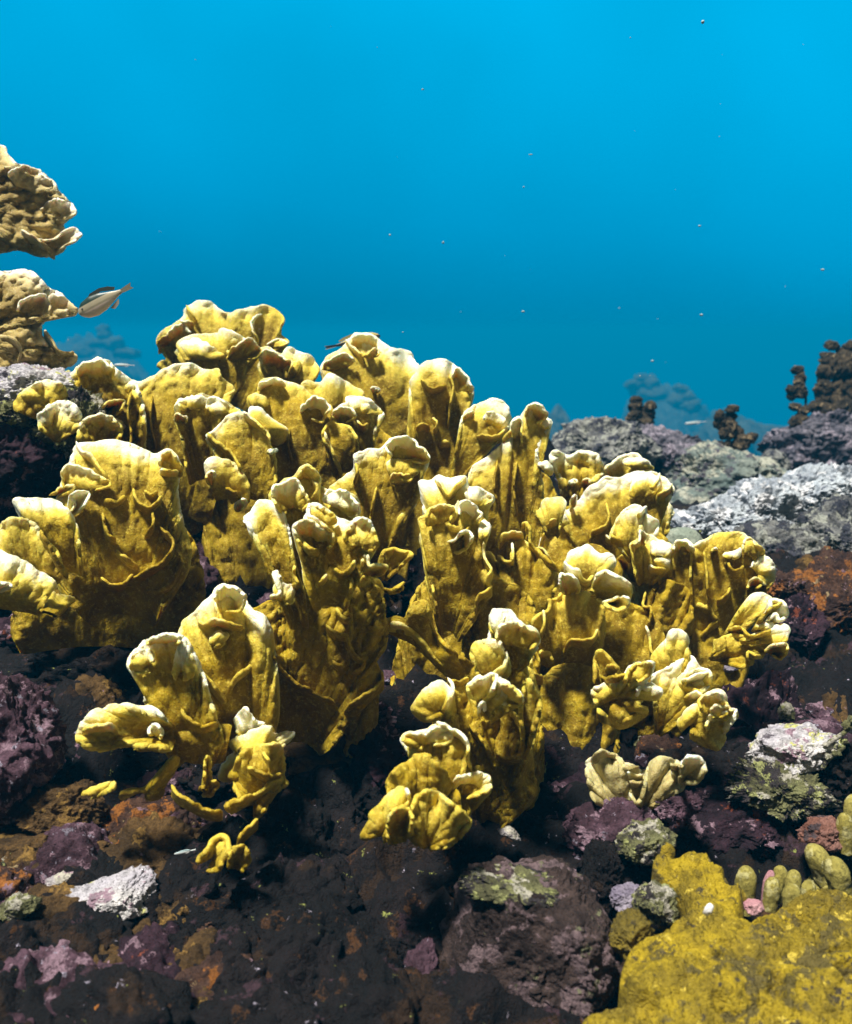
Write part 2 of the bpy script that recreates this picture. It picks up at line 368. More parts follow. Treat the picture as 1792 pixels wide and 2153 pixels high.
def smooth1(x, k):
    if len(x) < 5: return x
    k = max(1, int(k)); p = np.pad(x, k, mode='edge'); w_ = np.hanning(2 * k + 3)[1:-1]; w_ /= w_.sum()
    return np.convolve(p, w_, 'valid')
class Colony:
    def __init__(self, label, base, d, mat=FIRE, dd=0.0):
        b = P1(base[0], base[1], d); self.e = thing('fire_coral', label, 'coral', b, 'fire coral colonies on the reef')
        self.mat = mat; self.dd = dd; self.V = []; self.F = []; self.nv = 0; self.bvh = None
    def depth(self, px, py, fill):
        """distance of this colony's own plates behind each photo point (so that frills and ridges grow out of them)"""
        if self.bvh is None:
            self.bvh = BVHTree.FromPolygons(np.vstack(self.V).tolist(), np.vstack(self.F).tolist())
        out = np.full(len(px), np.nan)
        for i, p in enumerate(PX(px, py, np.ones(len(px)))):
            h = self.bvh.ray_cast(Vector((0, 0, 0)), Vector(p).normalized())
            if h[0] is not None: out[i] = np.dot(np.array(h[0]), FWD)
        ok = np.isfinite(out)
        if ok.sum() < 2: return np.full(len(px), fill)
        idx = np.arange(len(px)); out = np.interp(idx, idx[ok], out[ok])
        m = np.median(out); out = np.clip(out, m - 0.09, m + 0.09)
        return smooth1(out, len(px) / 8)
    def blade(self, view, rim, base, d, name='blade', **kw):
        r = spline(pts(view, rim)); n = len(r)
        b = pts(view, base); b = resample(b[:, :2], n) if len(b) > 1 else np.repeat(b[:, :2], n, 0)
        b = b + 0.08 * (r[:, :2] - r[:, :2].mean(0))       # keep a fan from collapsing to a point
        skew = kw.pop('skew', 0.0)
        w = max(np.ptp(r[:, 0]), 1); sk = skew * (r[:, 0] - r[:, 0].mean()) / w
        rd = d + self.dd + (r[:, 2] if r.shape[1] > 2 else 0) + sk
        rim3 = np.column_stack([r[:, :2], rd * np.ones(n)]); b3 = np.column_stack([b, np.full(n, d + self.dd) + sk])
        size = min(w, np.ptp(r[:, 1]))
        kw.setdefault('ruf', float(np.clip(size * 0.00022, 0.007, 0.030)))
        kw.setdefault('lean', float(np.clip(size * 0.00030, 0.008, 0.07)))
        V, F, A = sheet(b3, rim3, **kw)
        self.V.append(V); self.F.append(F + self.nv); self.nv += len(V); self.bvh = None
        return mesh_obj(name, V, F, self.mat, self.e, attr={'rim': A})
    def frill(self, view, rim, base, d, h=0.024, **kw):
        r = spline(pts(view, rim), step=3.0); n = len(r); u = np.linspace(0, 1, n)
        bp = pts(view, base)[:, :2]; bp = resample(bp, n) if len(bp) > 1 else np.repeat(bp, n, 0)
        chord = r[0, :2] * (1 - u[:, None]) + r[-1, :2] * u[:, None]
        b = 0.45 * chord + 0.5 * bp + 0.05 * r[:, :2]
        if self.V:
            bd = self.depth(b[:, 0], b[:, 1], d + self.dd + .03)
            rd = self.depth(r[:, 0], r[:, 1], d + self.dd + .03); rd = 0.5 * rd + 0.5 * np.median(rd)
        else: bd = np.full(n, d + .02); rd = np.full(n, d + .02)
        b3 = np.column_stack([b, np.median(bd) * 0.5 + bd * 0.5 + 0.006])
        by = b[:, 1].mean(); Hh = max(by - r[:, 1].min(), 4.0)
        f = np.ones(n) if kw.pop('cup', False) else sstep(-.35 * Hh, .25 * Hh, by - r[:, 1])
        h = h * f - .016 * (1 - f)
        r3 = np.column_stack([r[:, :2], rd - (0.35 if (SEED[0] * 7) % 5 < 3 else 1.0) * h * np.sin(np.pi * (0.12 + 0.76 * u)) ** 0.7])
        kw.setdefault('wl', 30.0); kw.setdefault('pleat', 0.006); kw.setdefault('sink', 0.0); kw.setdefault('lump', 0.002); kw.setdefault('th', 0.0016); kw.setdefault('pw', 0.024); flat = (SEED[0] * 7) % 5 < 3
        kw.setdefault('belly', 0.0 if flat else -0.009); kw.setdefault('shelf', 0.017 if flat else 0.0)
        kw.setdefault('ruf', 0.011); kw.setdefault('lean', 0.0)
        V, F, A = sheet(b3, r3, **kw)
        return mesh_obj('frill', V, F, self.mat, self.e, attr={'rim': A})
    def ridge(self, view, path, d, h=0.028, off=(0, -11), pale=0.62):
        r = spline(pts(view, path), step=3.0); n = len(r); u = np.linspace(0, 1, n)
        hh = 0.75 * h * np.sin(np.pi * (0.03 + 0.94 * u)) ** 0.6
        bd = self.depth(r[:, 0], r[:, 1], d + self.dd)
        b3 = np.column_stack([r[:, 0] - .5 * off[0], r[:, 1] - .7 * off[1], bd + 0.010])
        r3 = np.column_stack([r[:, 0] + off[0], r[:, 1] + off[1], bd - hh])
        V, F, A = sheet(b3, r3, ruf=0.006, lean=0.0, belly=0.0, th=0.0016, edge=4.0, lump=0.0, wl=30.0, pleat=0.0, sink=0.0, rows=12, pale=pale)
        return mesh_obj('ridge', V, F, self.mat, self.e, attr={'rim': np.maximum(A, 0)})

# ================================================================== fire corals (outlines set down blade by blade)
# --- tall colony leaning in from the left edge
c = C_edge = Colony('fire coral leaning in from the left edge, one plate hanging above another in open water', (-120, 900), 1.5, mat=FIRE_BROWN, dd=0.3)
c.blade('R1', '-300,40 -150,50 0,95 40,130 90,185 160,205 240,250 290,295 320,340 375,390 405,440 370,470 330,500 350,560 330,640 270,670 190,665 120,640 0,655 -150,690 -300,720', '-300,400', 1.30, ruf=.02, wl=50, lump=.012)
c.frill('R1', '150,560 240,585 310,570 350,530 400,520 422,555 400,590 340,620 290,665', '230,650', 1.10)
c.frill('R1', '40,250 70,205 160,205 240,250 285,300 240,330', '130,360', 1.11, lump=.008)
c.frill('R1', '210,420 290,370 370,395 405,440 360,470 290,480', '250,500', 1.11, lump=.008)
c.ridge('R1', '20,230 90,230 150,270 220,300', 1.14)
c.ridge('R1', '110,560 180,590 240,640 290,670', 1.12)
c.blade('R1', '-300,760 -100,735 0,755 120,740 180,770 250,830 330,880 390,935 405,970 370,980 300,975 250,1000 220,1040 215,1090 245,1130 290,1170 330,1190 395,1185 380,1240 300,1270 200,1340 0,1420 -300,1450', '-300,1120', 1.2, ruf=.02, lump=.012)
c.frill('R1', '90,960 110,910 160,880 225,870 260,910 265,950 220,990 150,1000', '150,970', 1.14)
c.frill('R1', '270,990 250,900 290,870 340,890 395,940 405,970 350,985', '270,1000', 1.16)
c.ridge('R1', '230,1080 260,1120 310,1190 390,1200', 1.16)
c.blade('S', '-430,1050 -440,600 -390,320 -250,280 -110,330 -95,480 -130,620 -110,800 -120,1000', '-330,1150 -200,1150', 1.28, pale=.5)
c.ridge('R1', '0,1110 60,1120 110,1180 90,1260', 1.18, pale=.4)
# --- back left crest
c = C_crest = Colony('topmost left fire coral, twin rounded plates against blue water over a ruffled cluster', (530, 960), 1.75)
c.blade('Z2', '250,900 100,650 50,620 90,580 130,570 100,510 50,450 45,390 100,320 200,260 270,190 290,120 350,85 420,60 500,70 580,110 640,150 700,165 780,125 880,100 980,90 1060,115 1130,170 1150,230 1125,290 1130,360 1190,420 1100,460 1060,520 1000,800', '500,1000 800,1000', 1.78, ruf=.02, wl=60)
c.ridge('Z2', '970,170 900,210 885,300 925,380 935,450', 1.74, h=.035, off=(-3, -2), pale=.9)
c.ridge('Z2', '300,130 340,200 400,270', 1.76, pale=.7)
c.ridge('Z2', '240,250 300,270 370,310', 1.75, pale=.9)
c.frill('Z2', '60,520 40,450 60,400 130,340 220,260 300,270 340,330', '250,450', 1.73, lump=.006)
c.frill('Z2', '1000,430 1100,390 1190,415 1100,460 1020,470', '1000,480', 1.72)
c.blade('Z2', '300,800 250,590 230,540 250,500 215,440 240,400 330,355 420,340 500,335 580,330 600,295 680,305 750,350 800,375 880,380 920,440 940,520 880,550 830,590 800,800', '450,900 700,900', 1.66, ruf=.02)
c.frill('Z2', '260,560 215,520 220,450 300,400 380,375 460,410 540,460 600,510 630,550 590,560', '420,590', 1.60)
c.frill('Z2', '640,560 700,470 800,400 880,385 940,470 935,540 880,560', '760,580', 1.61)
c.ridge('Z2', '650,520 700,560 760,570', 1.63)
c.blade('Z2', '950,900 960,680 930,620 960,560 930,480 990,450 1060,480 1130,520 1190,460 1260,480 1330,510 1400,540 1440,600 1460,660 1420,740 1300,900', '1000,1000 1250,1000', 1.7, ruf=.018)
c.frill('Z2', '1010,690 960,610 950,520 1020,480 1100,510 1180,560 1230,600 1200,680', '1110,740', 1.65)
c.frill('Z2', '1150,720 1170,640 1240,590 1300,600 1280,680', '1220,760', 1.64)
c.ridge('Z2', '950,560 960,640 1020,700', 1.66)
# --- broad blade at the left
c = C_broad = Colony('broad smooth fire coral plate behind the shell shaped one, curled tip pointing right', (330, 1080), 1.5)
c.blade('R1', '620,1900 640,1480 620,1370 700,1330 760,1330 830,1290 900,1250 1000,1235 1090,1265 1150,1270 1160,1310 1220,1340 1230,1370 1190,1395 1130,1410 1110,1480 1130,1700 1150,1900', '720,2050 1080,2050', 1.52, ruf=.012, lump=.005)
c.blade('R1', '330,1750 340,1400 390,1270 450,1230 520,1205 570,1220 620,1270 670,1310 720,1350 760,1500 760,1750', '450,1900 700,1900', 1.47, lump=.012)
c.frill('R1', '530,1480 560,1440 650,1430 640,1480 600,1510', '560,1500', 1.42)
c.frill('R1', '550,1570 580,1520 640,1535 655,1565 620,1600', '560,1590', 1.41)
c.frill('R1', '560,1660 570,1600 630,1610 600,1660', '560,1670', 1.42)
c.frill('R1', '400,1300 430,1240 520,1215 590,1260 600,1310', '490,1360', 1.42)
c.frill('R1', '350,1470 400,1420 470,1440 500,1490', '410,1530', 1.42)
c.ridge('R1', '690,1400 670,1500 690,1620 680,1740', 1.5, pale=.25)
c.ridge('R1', '800,1420 790,1560 820,1700', 1.49, pale=.2)
c.ridge('R1', '980,1500 1000,1640 990,1800', 1.5, pale=.2)
c.blade('R1', '980,1800 960,1640 925,1540 920,1510 960,1490 925,1480 930,1440 970,1420 1050,1400 1120,1410 1170,1430 1220,1460 1260,1490 1230,1560 1180,1750', '1000,1850 1160,1850', 1.42, wl=40)
c.frill('R1', '960,1480 930,1440 970,1415 1060,1405 1100,1440 1060,1480', '1000,1490', 1.38)
c.frill('R1', '920,1540 925,1500 980,1510 980,1550', '950,1560', 1.39)
c.frill('R1', '1090,1490 1080,1440 1130,1410 1200,1450 1260,1490', '1150,1520', 1.39)
# --- middle left
c = C_midleft = Colony('double fire coral with a curled ear, left of centre just under the back crest', (600, 1100), 1.45)
c.blade('Z2', '850,1500 880,1050 850,970 850,890 920,860 940,780 1000,740 1080,720 1150,760 1220,780 1300,800 1370,860 1400,880 1460,890 1530,950 1570,980 1560,1060 1540,1120 1560,1300 1640,1600', '1000,1800 1550,1750', 1.46, ruf=.016)
c.frill('Z2', '1290,1040 1330,960 1400,890 1480,900 1560,980 1520,1080 1480,1120 1390,1090', '1400,1020', 1.39)
c.frill('Z2', '860,960 850,900 920,860 1000,900 1040,960', '930,1000', 1.40)
c.frill('Z2', '930,840 960,770 1050,730 1130,750 1180,800', '1050,870', 1.41)
c.ridge('Z2', '1500,1270 1560,1350 1620,1480 1660,1590', 1.42, pale=.8, h=.04, off=(-3, -2))
c.ridge('Z2', '1200,1200 1190,1350 1230,1500', 1.44, pale=.25)
c.blade('Z2', '620,1650 500,1480 540,1410 540,1340 480,1250 540,1185 620,1120 650,1070 740,1050 830,1045 900,1110 980,1170 1020,1220 1030,1300 1080,1450 1080,1700', '700,1800 980,1800', 1.36, ruf=.016)
c.frill('Z2', '840,1080 860,985 940,980 1010,1045 1090,1110 1175,1175 1165,1270 1090,1310 1020,1250', '960,1150', 1.30)
c.blade('Z2', '500,1640 465,1480 540,1425 640,1450 730,1495 800,1580 860,1690', '560,1780 840,1800', 1.32, wl=60)
c.frill('Z2', '490,1660 475,1580 510,1540 550,1560 550,1640', '520,1680', 1.31)
c.ridge('Z2', '480,1250 560,1320 650,1380 720,1450 780,1560', 1.33, h=.035, pale=.75)
c.ridge('Z2', '800,1060 870,1130 960,1190 1000,1260', 1.33, h=.025, pale=.9)
c.frill('Z2', '1000,1390 1030,1350 1090,1350 1080,1385', '1040,1400', 1.33)
c.frill('Z2', '740,1900 720,1850 760,1800 800,1780 830,1830 780,1890', '760,1900', 1.34)
c.ridge('Z2', '640,1720 700,1760 760,1770', 1.36, pale=.3)
# --- back centre
c = C_backc = Colony('tall fire coral at back centre, rounded plates stepping down to the right against water', (930, 1080), 1.65)
c.blade('R2', '280,1000 250,760 220,540 230,480 270,430 350,380 380,340 430,300 480,290 550,320 620,360 660,385 720,390 770,420 800,480 820,510 820,700 870,1000', '450,1250 850,1250', 1.68, ruf=.018)
c.ridge('R2', '370,360 420,410 470,460 490,510', 1.63, pale=.95)
c.frill('R2', '230,520 250,460 330,420 390,420 430,470', '330,540', 1.63)
c.frill('R2', '400,360 430,305 490,295 560,340 560,400', '480,410', 1.62)
c.frill('R2', '470,440 500,420 550,390 580,410 560,440', '520,450', 1.63)
c.frill('R2', '520,640 540,620 590,635 560,660', '540,660', 1.63)
c.blade('R2', '740,1100 760,800 770,600 800,540 830,490 900,465 980,460 1050,500 1100,545 1130,600 1150,650 1140,710 1100,780 1080,950 1060,1100', '780,1260 1030,1260', 1.61, ruf=.016)
c.ridge('R2', '1000,580 1030,650 1010,760 1000,900', 1.58, pale=.35)
c.frill('R2', '1010,570 1050,510 1110,550 1150,650 1100,780 1050,740', '1060,650', 1.57)
c.ridge('R2', '900,830 930,870 905,930', 1.59)
c.ridge('R2', '800,900 850,880 890,910', 1.59)
c.ridge('R2', '940,1000 980,980 1010,1000', 1.59)
c.ridge('R2', '830,600 900,660 990,640', 1.59, pale=.5)
c.blade('R2', '1030,1200 1060,950 1090,800 1130,760 1190,720 1260,700 1330,720 1370,750 1370,790 1385,830 1360,880 1320,930 1260,990 1180,1060 1120,1130', '1010,1260', 1.55, ruf=.014)
c.frill('R2', '1200,820 1240,770 1300,790 1340,830 1320,890 1290,930 1230,880', '1260,850', 1.49)
c.ridge('R2', '1170,940 1240,950 1310,940 1370,890', 1.51, h=.04, pale=.8)
c.frill('R2', '1090,830 1100,790 1150,770 1160,820', '1120,840', 1.52)
c.blade('R2', '1060,1500 1130,1150 1250,1040 1320,970 1390,910 1385,840 1420,805 1450,820 1450,790 1490,740 1540,725 1590,760 1605,810 1630,830 1610,880 1580,920 1550,980 1540,1040 1560,1120 1580,1300 1590,1600', '1180,1750 1560,1750', 1.5, ruf=.014)
c.frill('R2', '1460,800 1490,740 1540,728 1595,760 1600,810 1540,840', '1530,860', 1.45)
c.frill('R2', '1570,860 1590,820 1630,830 1610,880', '1580,890', 1.46)
c.frill('R2', '1390,930 1390,850 1420,810 1450,830 1450,900', '1420,950', 1.46)
c.ridge('R2', '1330,970 1390,920 1440,930 1450,1000', 1.47, pale=.7)
c.ridge('R2', '1300,1100 1280,1250 1310,1400', 1.49, pale=.25)
c.ridge('R2', '1420,1100 1400,1260 1420,1420', 1.49, pale=.25)
c.blade('R2', '60,800 90,640 120,595 210,600 280,545 350,580 420,620 475,660 460,720 420,900', '150,950 400,950', 1.57)
c.blade('R2', '330,1050 290,850 285,790 330,740 380,730 380,690 450,680 520,700 560,750 605,780 560,830 540,1000', '380,1100 520,1100', 1.51)
c.frill('R2', '300,830 290,780 340,740 400,760 440,800 380,840', '350,840', 1.46)
c.frill('R2', '400,760 380,700 450,680 530,710 600,780 520,790', '470,790', 1.46)
c.blade('R2', '260,1000 230,910 260,850 330,840 390,860 440,940 440,1050', '290,1150 440,1150', 1.47, pale=.7)
c.ridge('R2', '240,930 280,1020 320,1110 350,1170', 1.46, h=.03, pale=.8)
c.ridge('R2', '440,860 480,890 510,880', 1.47, pale=.8)
# --- centre
c = C_centre = Colony('fire coral in the middle with a knobbly rounded head on a long upright blade', (900, 1400), 1.28)
c.blade('R2', '400,1500 330,1250 270,1240 330,1200 400,1150 430,1110 430,1040 500,1010 590,1000 640,950 710,925 760,940 810,990 850,1010 880,1050 870,1100 840,1150 830,1250 780,1360 700,1420 660,1540', '480,1650 620,1650', 1.34, ruf=.016)
c.frill('R2', '650,1170 625,1090 680,1060 780,1080 830,1130 800,1160 740,1180', '690,1170', 1.27)
c.frill('R2', '650,1060 620,990 660,940 720,925 790,950 850,1010 885,1055 840,1090 780,1080', '720,1040', 1.27)
c.frill('R2', '650,1220 640,1170 700,1150 780,1170 760,1210', '700,1220', 1.28, pale=.8)
c.ridge('R2', '560,1260 530,1400 510,1530', 1.31, pale=.4)
c.ridge('R2', '430,1110 440,1170 420,1250', 1.31, pale=.6)
c.blade('R2', '870,1500 830,1250 830,1205 900,1200 940,1170 1000,1180 1050,1175 1100,1180 1120,1230 1180,1240 1230,1270 1275,1310 1240,1350 1230,1500', '950,1560 1150,1560', 1.27)
c.ridge('R2', '915,1200 960,1250 1000,1310 1050,1260 1110,1200', 1.24, h=.03, pale=1.0)
c.frill('R2', '1110,1330 1110,1250 1180,1240 1230,1270 1275,1310 1210,1350', '1150,1350', 1.22)
c.blade('R2', '880,1900 850,1650 830,1550 840,1480 820,1430 870,1400 880,1360 960,1350 1030,1350 1090,1320 1150,1350 1200,1390 1210,1430 1250,1470 1240,1530 1210,1600 1220,1700 1260,1770 1235,1830 1260,1880 1190,1940 1170,2050', '960,2120 1060,2150', 1.21, ruf=.012)
c.frill('R2', '990,1570 1040,1560 1080,1510 1130,1500 1145,1560 1100,1620 1030,1640', '1050,1580', 1.13)
c.ridge('R2', '1060,1340 1050,1420 1000,1490 1060,1510 1090,1540 1135,1500', 1.15, h=.03, pale=1.1)
c.frill('R2', '1060,1400 1070,1340 1110,1320 1160,1350 1205,1400 1170,1450', '1110,1440', 1.15)
c.frill('R2', '860,1480 870,1390 900,1360 980,1350 1040,1370 1010,1440', '940,1470', 1.15)
c.frill('R2', '1190,1560 1190,1480 1220,1440 1255,1480 1240,1540', '1200,1560', 1.16)
c.ridge('R2', '1215,1600 1222,1700 1262,1765 1235,1830 1260,1880 1180,1935 1165,2030', 1.18, h=.03, pale=.85)
c.ridge('R2', '900,1860 920,1960 940,2060', 1.19, pale=.4)
c.blade('R2', '1180,1950 1200,1700 1240,1640 1300,1690 1370,1720 1390,1700 1390,1620 1440,1570 1490,1590 1520,1650 1580,1670 1640,1740 1670,1800 1620,1950', '1260,2090 1560,2090', 1.29, pale=.7)
c.ridge('R2', '1390,1600 1395,1690 1380,1720 1300,1690', 1.27, h=.03, pale=.75)
c.ridge('R2', '1470,1480 1500,1520 1500,1600 1560,1660 1660,1760', 1.28, h=.025, pale=.7)
c.ridge('R2', '1310,1600 1340,1550 1420,1540 1460,1560', 1.29, h=.025, pale=.7)
c.blade('R5', '900,1080 905,1030 960,1020 1040,1030 1055,965 1085,930 1150,920 1180,1000 1210,1090 1290,1200 1400,1270 1490,1350', '910,1085 1050,1165 1180,1270 1330,1420', 1.17, lean=.01, pale=.4, lump=.003, wl=70)
c.ridge('R5', '910,1070 1020,1090 1110,1160 1200,1270 1270,1340', 1.17, h=.02, pale=.6)
# --- front left
c = C_front = Colony('big front fire coral with folded crown and a pale finger pointing left', (500, 1640), 1.08)
c.blade('R5', '120,1100 100,1040 250,960 380,720 600,650 720,620 760,700 820,770 880,830 900,1000 920,1080 900,1200 850,1260 880,1380 880,1450 800,1520 700,1560 640,1720 600,1800', '300,1800 520,1800', 1.12, ruf=.016, pale=.5, lump=.007)
c.blade('R5', '330,1000 230,860 240,790 210,740 190,600 150,500 100,455 40,425 80,370 130,310 210,300 260,350 300,450 350,700 420,900', '330,1060 420,1060', 1.08, ruf=.012)
c.blade('R5', '320,700 260,400 200,270 270,190 350,150 410,90 470,110 500,160 480,200 560,245 640,235 700,270 735,310 740,390 710,440 640,700', '360,900 580,900', 1.1, ruf=.018)
c.frill('R5', '270,380 205,260 270,190 350,160 400,220 440,300 400,370', '340,330', 1.03)
c.frill('R5', '350,190 400,95 460,100 500,160 470,210 420,240', '420,210', 1.04)
c.frill('R5', '520,310 540,245 640,235 705,275 735,320 740,390 680,400', '630,350', 1.03)
c.ridge('R5', '460,190 490,260 450,310', 1.06, pale=.9)
c.blade('R5', '420,850 400,680 365,560 345,450 410,420 440,330 480,325 540,360 600,400 680,430 740,410 800,420 830,480 850,540 830,610 780,640 740,700 700,850', '480,950 660,950', 1.03, ruf=.016)
c.frill('R5', '700,600 650,520 690,470 710,420 790,410 830,470 855,540 840,600 770,600', '750,560', .97)
c.frill('R5', '380,580 345,460 400,425 450,415 520,470 590,530 560,600', '470,610', .97)
c.frill('R5', '450,410 440,335 490,325 560,370 610,420 560,450', '520,430', .98)
c.ridge('R5', '440,340 440,420 520,470 600,540', 1.0, h=.025, pale=1.0)
c.ridge('R5', '390,560 430,610 500,640', 1.0, pale=.9)
c.ridge('R5', '590,740 640,770 690,740 720,700', 1.0, h=.02, pale=.6)
c.ridge('R5', '500,820 530,800 545,790', 1.0, h=.02, pale=.9)
c.frill('R5', '230,930 205,885 260,860 240,800 215,740 250,745 275,800 340,830 335,910 285,945', '290,880', 1.02)
c.ridge('R5', '350,720 345,780 370,830 330,840', 1.03, pale=.7)
c.frill('R5', '760,720 770,640 800,640 810,690 850,690 915,700 900,745 830,770', '760,740', 1.03, pale=.7)
c.frill('R5', '740,830 760,770 830,790 820,840 780,850', '750,840', 1.06, pale=.5)
c.ridge('R5', '540,1090 590,1135 665,1150 690,1220 725,1280 775,1300 760,1350 700,1375', 1.07, h=.035, pale=.4)
c.ridge('R5', '600,980 650,1040 690,1060 685,1160', 1.07, h=.03, pale=.4)
c.ridge('R5', '700,800 690,950 700,1090 690,1180', 1.08, h=.02, pale=.3)
c.ridge('R5', '580,1310 640,1330 690,1300', 1.07, h=.03, pale=.5)
c.ridge('R5', '880,1370 885,1430 820,1490 720,1550 650,1620', 1.08, h=.03, pale=.45)
c.ridge('R5', '150,1000 180,1200 250,1330 350,1440 480,1500 600,1570', 1.07, h=.03, pale=.35)
c.ridge('R5', '790,1100 850,1110 900,1090', 1.07, h=.03, pale=.35)
c.blade('R5', '880,760 870,690 890,620 940,590 1000,600 1065,630 1020,680 970,740', '900,780', 1.2, pale=.5)
c.frill('R5', '890,830 940,850 990,830 1020,800 1005,850 940,870', '900,870', 1.16, pale=.5)
c.blade('R4', '1100,1650 950,1400 890,1250 930,1100 970,1010 1040,960 1100,890 1160,835 1220,835 1280,880 1330,960 1390,1000 1430,1100 1460,1400 1450,1600', '1200,1720 1400,1720', 1.06, ruf=.016)
c.frill('R4', '1120,900 1160,835 1230,835 1290,890 1260,960 1180,960', '1190,980', 1.0)
c.frill('R4', '1100,1140 1110,1100 1160,1070 1195,1090 1170,1140 1120,1160', '1130,1140', .99, pale=.8)
c.ridge('R4', '1040,1040 1090,1050 1130,1030 1200,1050 1280,1070', 1.03, pale=.7)
c.ridge('R4', '1030,1280 1090,1340 1140,1400 1190,1450', 1.02, h=.04, pale=.6)
c.ridge('R4', '1200,1400 1240,1330 1320,1270', 1.03, pale=.5)
c.blade('R4', '860,1700 790,1470 760,1420 780,1330 740,1280 690,1270 680,1220 740,1140 800,1110 880,1085 960,1095 1000,1150 1060,1280 1110,1450 1180,1650', '930,1750 1100,1750', 1.0, ruf=.01, lump=.004)
c.frill('R4', '920,1335 912,1250 940,1150 970,1115 1000,1180 1025,1250 1010,1310 960,1335', '965,1240', .95, lump=.001, ruf=.005, cup=True)
c.frill('R4', '790,1280 740,1290 690,1270 690,1215 740,1170 800,1180 815,1230', '770,1240', .96)
c.frill('R4', '760,1140 800,1100 880,1085 950,1100 940,1140', '860,1150', .96)
c.blade('R4', '900,1700 800,1680 700,1670 610,1650 530,1690 450,1670 410,1620 440,1550 490,1490 560,1465 650,1450 730,1470 800,1470 880,1540', '900,1640 900,1580', .99, ruf=.006, lump=.003, lean=.0)
c.ridge('R4', '430,1610 500,1590 580,1580 620,1620', .97, h=.025, pale=.95)
c.frill('R4', '790,1620 780,1580 830,1560 860,1600 840,1640', '830,1610', .95)
c.ridge('R4', '950,1500 1000,1560 1080,1590 1150,1570', 1.0, h=.03, pale=.35)
c.blade('R4', '700,1690 860,1690 900,1720 1050,1760 1180,1750', '850,1560 1200,1560', 1.02, pale=.2, lean=.06)
c.frill('R4', '640,1960 620,1930 680,1900 760,1890 800,1850 860,1780 910,1725 940,1740 920,1800 870,1870 850,1930 770,1965', '860,1850 760,1930', .98, pale=.5)
c.frill('R4', '1030,1910 1070,1870 1080,1740 1105,1740 1110,1830 1145,1870 1110,1930 1050,1935', '1090,1890', .98, pale=.5)
c.ridge('R4', '900,1900 940,1950 1010,1990 1090,2030 1170,2040', .99, pale=.4)
c.frill('R4', '430,1930 480,1890 590,1860 605,1890 540,1910 480,1950', '560,1930', .97, pale=.7)
c.blade('R4', '1220,2030 1190,1980 1250,1940 1230,1860 1260,1720 1400,1660 1480,1690 1490,1830 1500,1870 1440,1920 1390,2010 1330,2060', '1330,1960', 1.0, pale=.6)
c.frill('R4', '1260,1640 1235,1530 1290,1470 1340,1530 1395,1560 1360,1610', '1320,1660', .95)
c.frill('R4', '1250,1730 1210,1650 1290,1610 1350,1580 1420,1570 1430,1600 1550,1600 1480,1680 1440,1760', '1340,1740', .94)
c.frill('R4', '1220,1860 1150,1840 1170,1770 1240,1700 1290,1690 1340,1720 1320,1760 1290,1840', '1270,1810', .92)
c.ridge('R4', '1200,1990 1270,1970 1350,1940 1430,1880 1490,1860', .95, h=.03, pale=.7)
c.ridge('R4', '1380,1720 1420,1800 1400,1880', .96, h=.02, pale=.5)
c.ridge('R4', '1300,1800 1360,1830 1420,1850 1480,1840', .95, h=.02, pale=.6)
# --- shell shaped colony
c = C_shell = Colony('shell shaped fire coral with smooth arched top and arms curling to the left edge', (250, 1290), 1.2)
c.blade('R4', '330,900 250,600 320,320 360,200 400,100 440,82 500,80 590,65 680,85 760,120 820,145 880,115 920,140 945,200 930,330 960,500 1000,650 960,800 850,900', '500,1000 800,1000', 1.22, ruf=.01, lump=.004, edge=1.5)
c.frill('R4', '340,320 325,210 390,190 470,220 540,260 585,300 500,330', '430,320', 1.13, lump=.001, ruf=.004)
c.ridge('R4', '400,100 430,140 480,170 520,220 570,290', 1.18, h=.03, pale=.8)
c.frill('R4', '855,240 835,165 880,115 920,140 945,200 940,255 880,262', '890,200', 1.15)
c.ridge('R4', '840,240 880,250 940,250', 1.15, pale=1.0)
c.ridge('R4', '540,400 600,410 660,375', 1.18, pale=.5)
c.ridge('R4', '700,340 715,400 770,440 820,420 850,380', 1.18, pale=.5)
c.ridge('R4', '760,350 790,370 830,360', 1.18, pale=.5)
c.ridge('R4', '540,470 560,560 610,620', 1.18, h=.035, pale=.35)
c.ridge('R4', '800,460 805,530 760,590', 1.18, h=.035, pale=.35)
c.ridge('R4', '610,660 680,720 725,750', 1.17, h=.04, pale=.45)
c.ridge('R4', '840,540 910,620 880,700 800,760 720,800 640,840', 1.17, h=.04, pale=.4)
c.ridge('R4', '530,800 570,840 640,840 700,790', 1.17, h=.04, pale=.4)
c.ridge('R4', '760,870 830,880 900,830 960,720', 1.17, h=.03, pale=.3)
c.frill('R4', '310,490 300,470 370,440 400,390 370,350 430,330 465,345 450,400 400,450 340,490', '400,420 330,480', 1.08)
c.frill('R4', '260,355 320,310 385,300 370,335 300,365', '340,345', 1.1)
c.blade('R4', '250,720 180,560 120,480 85,410 75,370 150,375 280,385 350,420 400,520 420,650', '320,760 420,760', 1.14, lump=.004)
c.blade('R4', '30,760 -30,650 -10,590 10,510 60,480 130,478 185,505 215,560 300,660 340,760', '60,800 300,800', 1.07, ruf=.012)
c.blade('R4', '-150,640 0,640 60,675 130,700 200,750 290,815 260,860 250,900', '-150,930 200,960', 1.04, lump=.005)
c.frill('R4', '160,930 220,900 270,860 310,870 395,895 360,930 310,990', '280,1000', 1.0)
c.frill('R4', '-100,800 0,810 65,822 30,850 0,862', '-100,870', 1.02)
c.ridge('R4', '210,560 260,640 300,720 360,780', 1.12, h=.03, pale=.4)
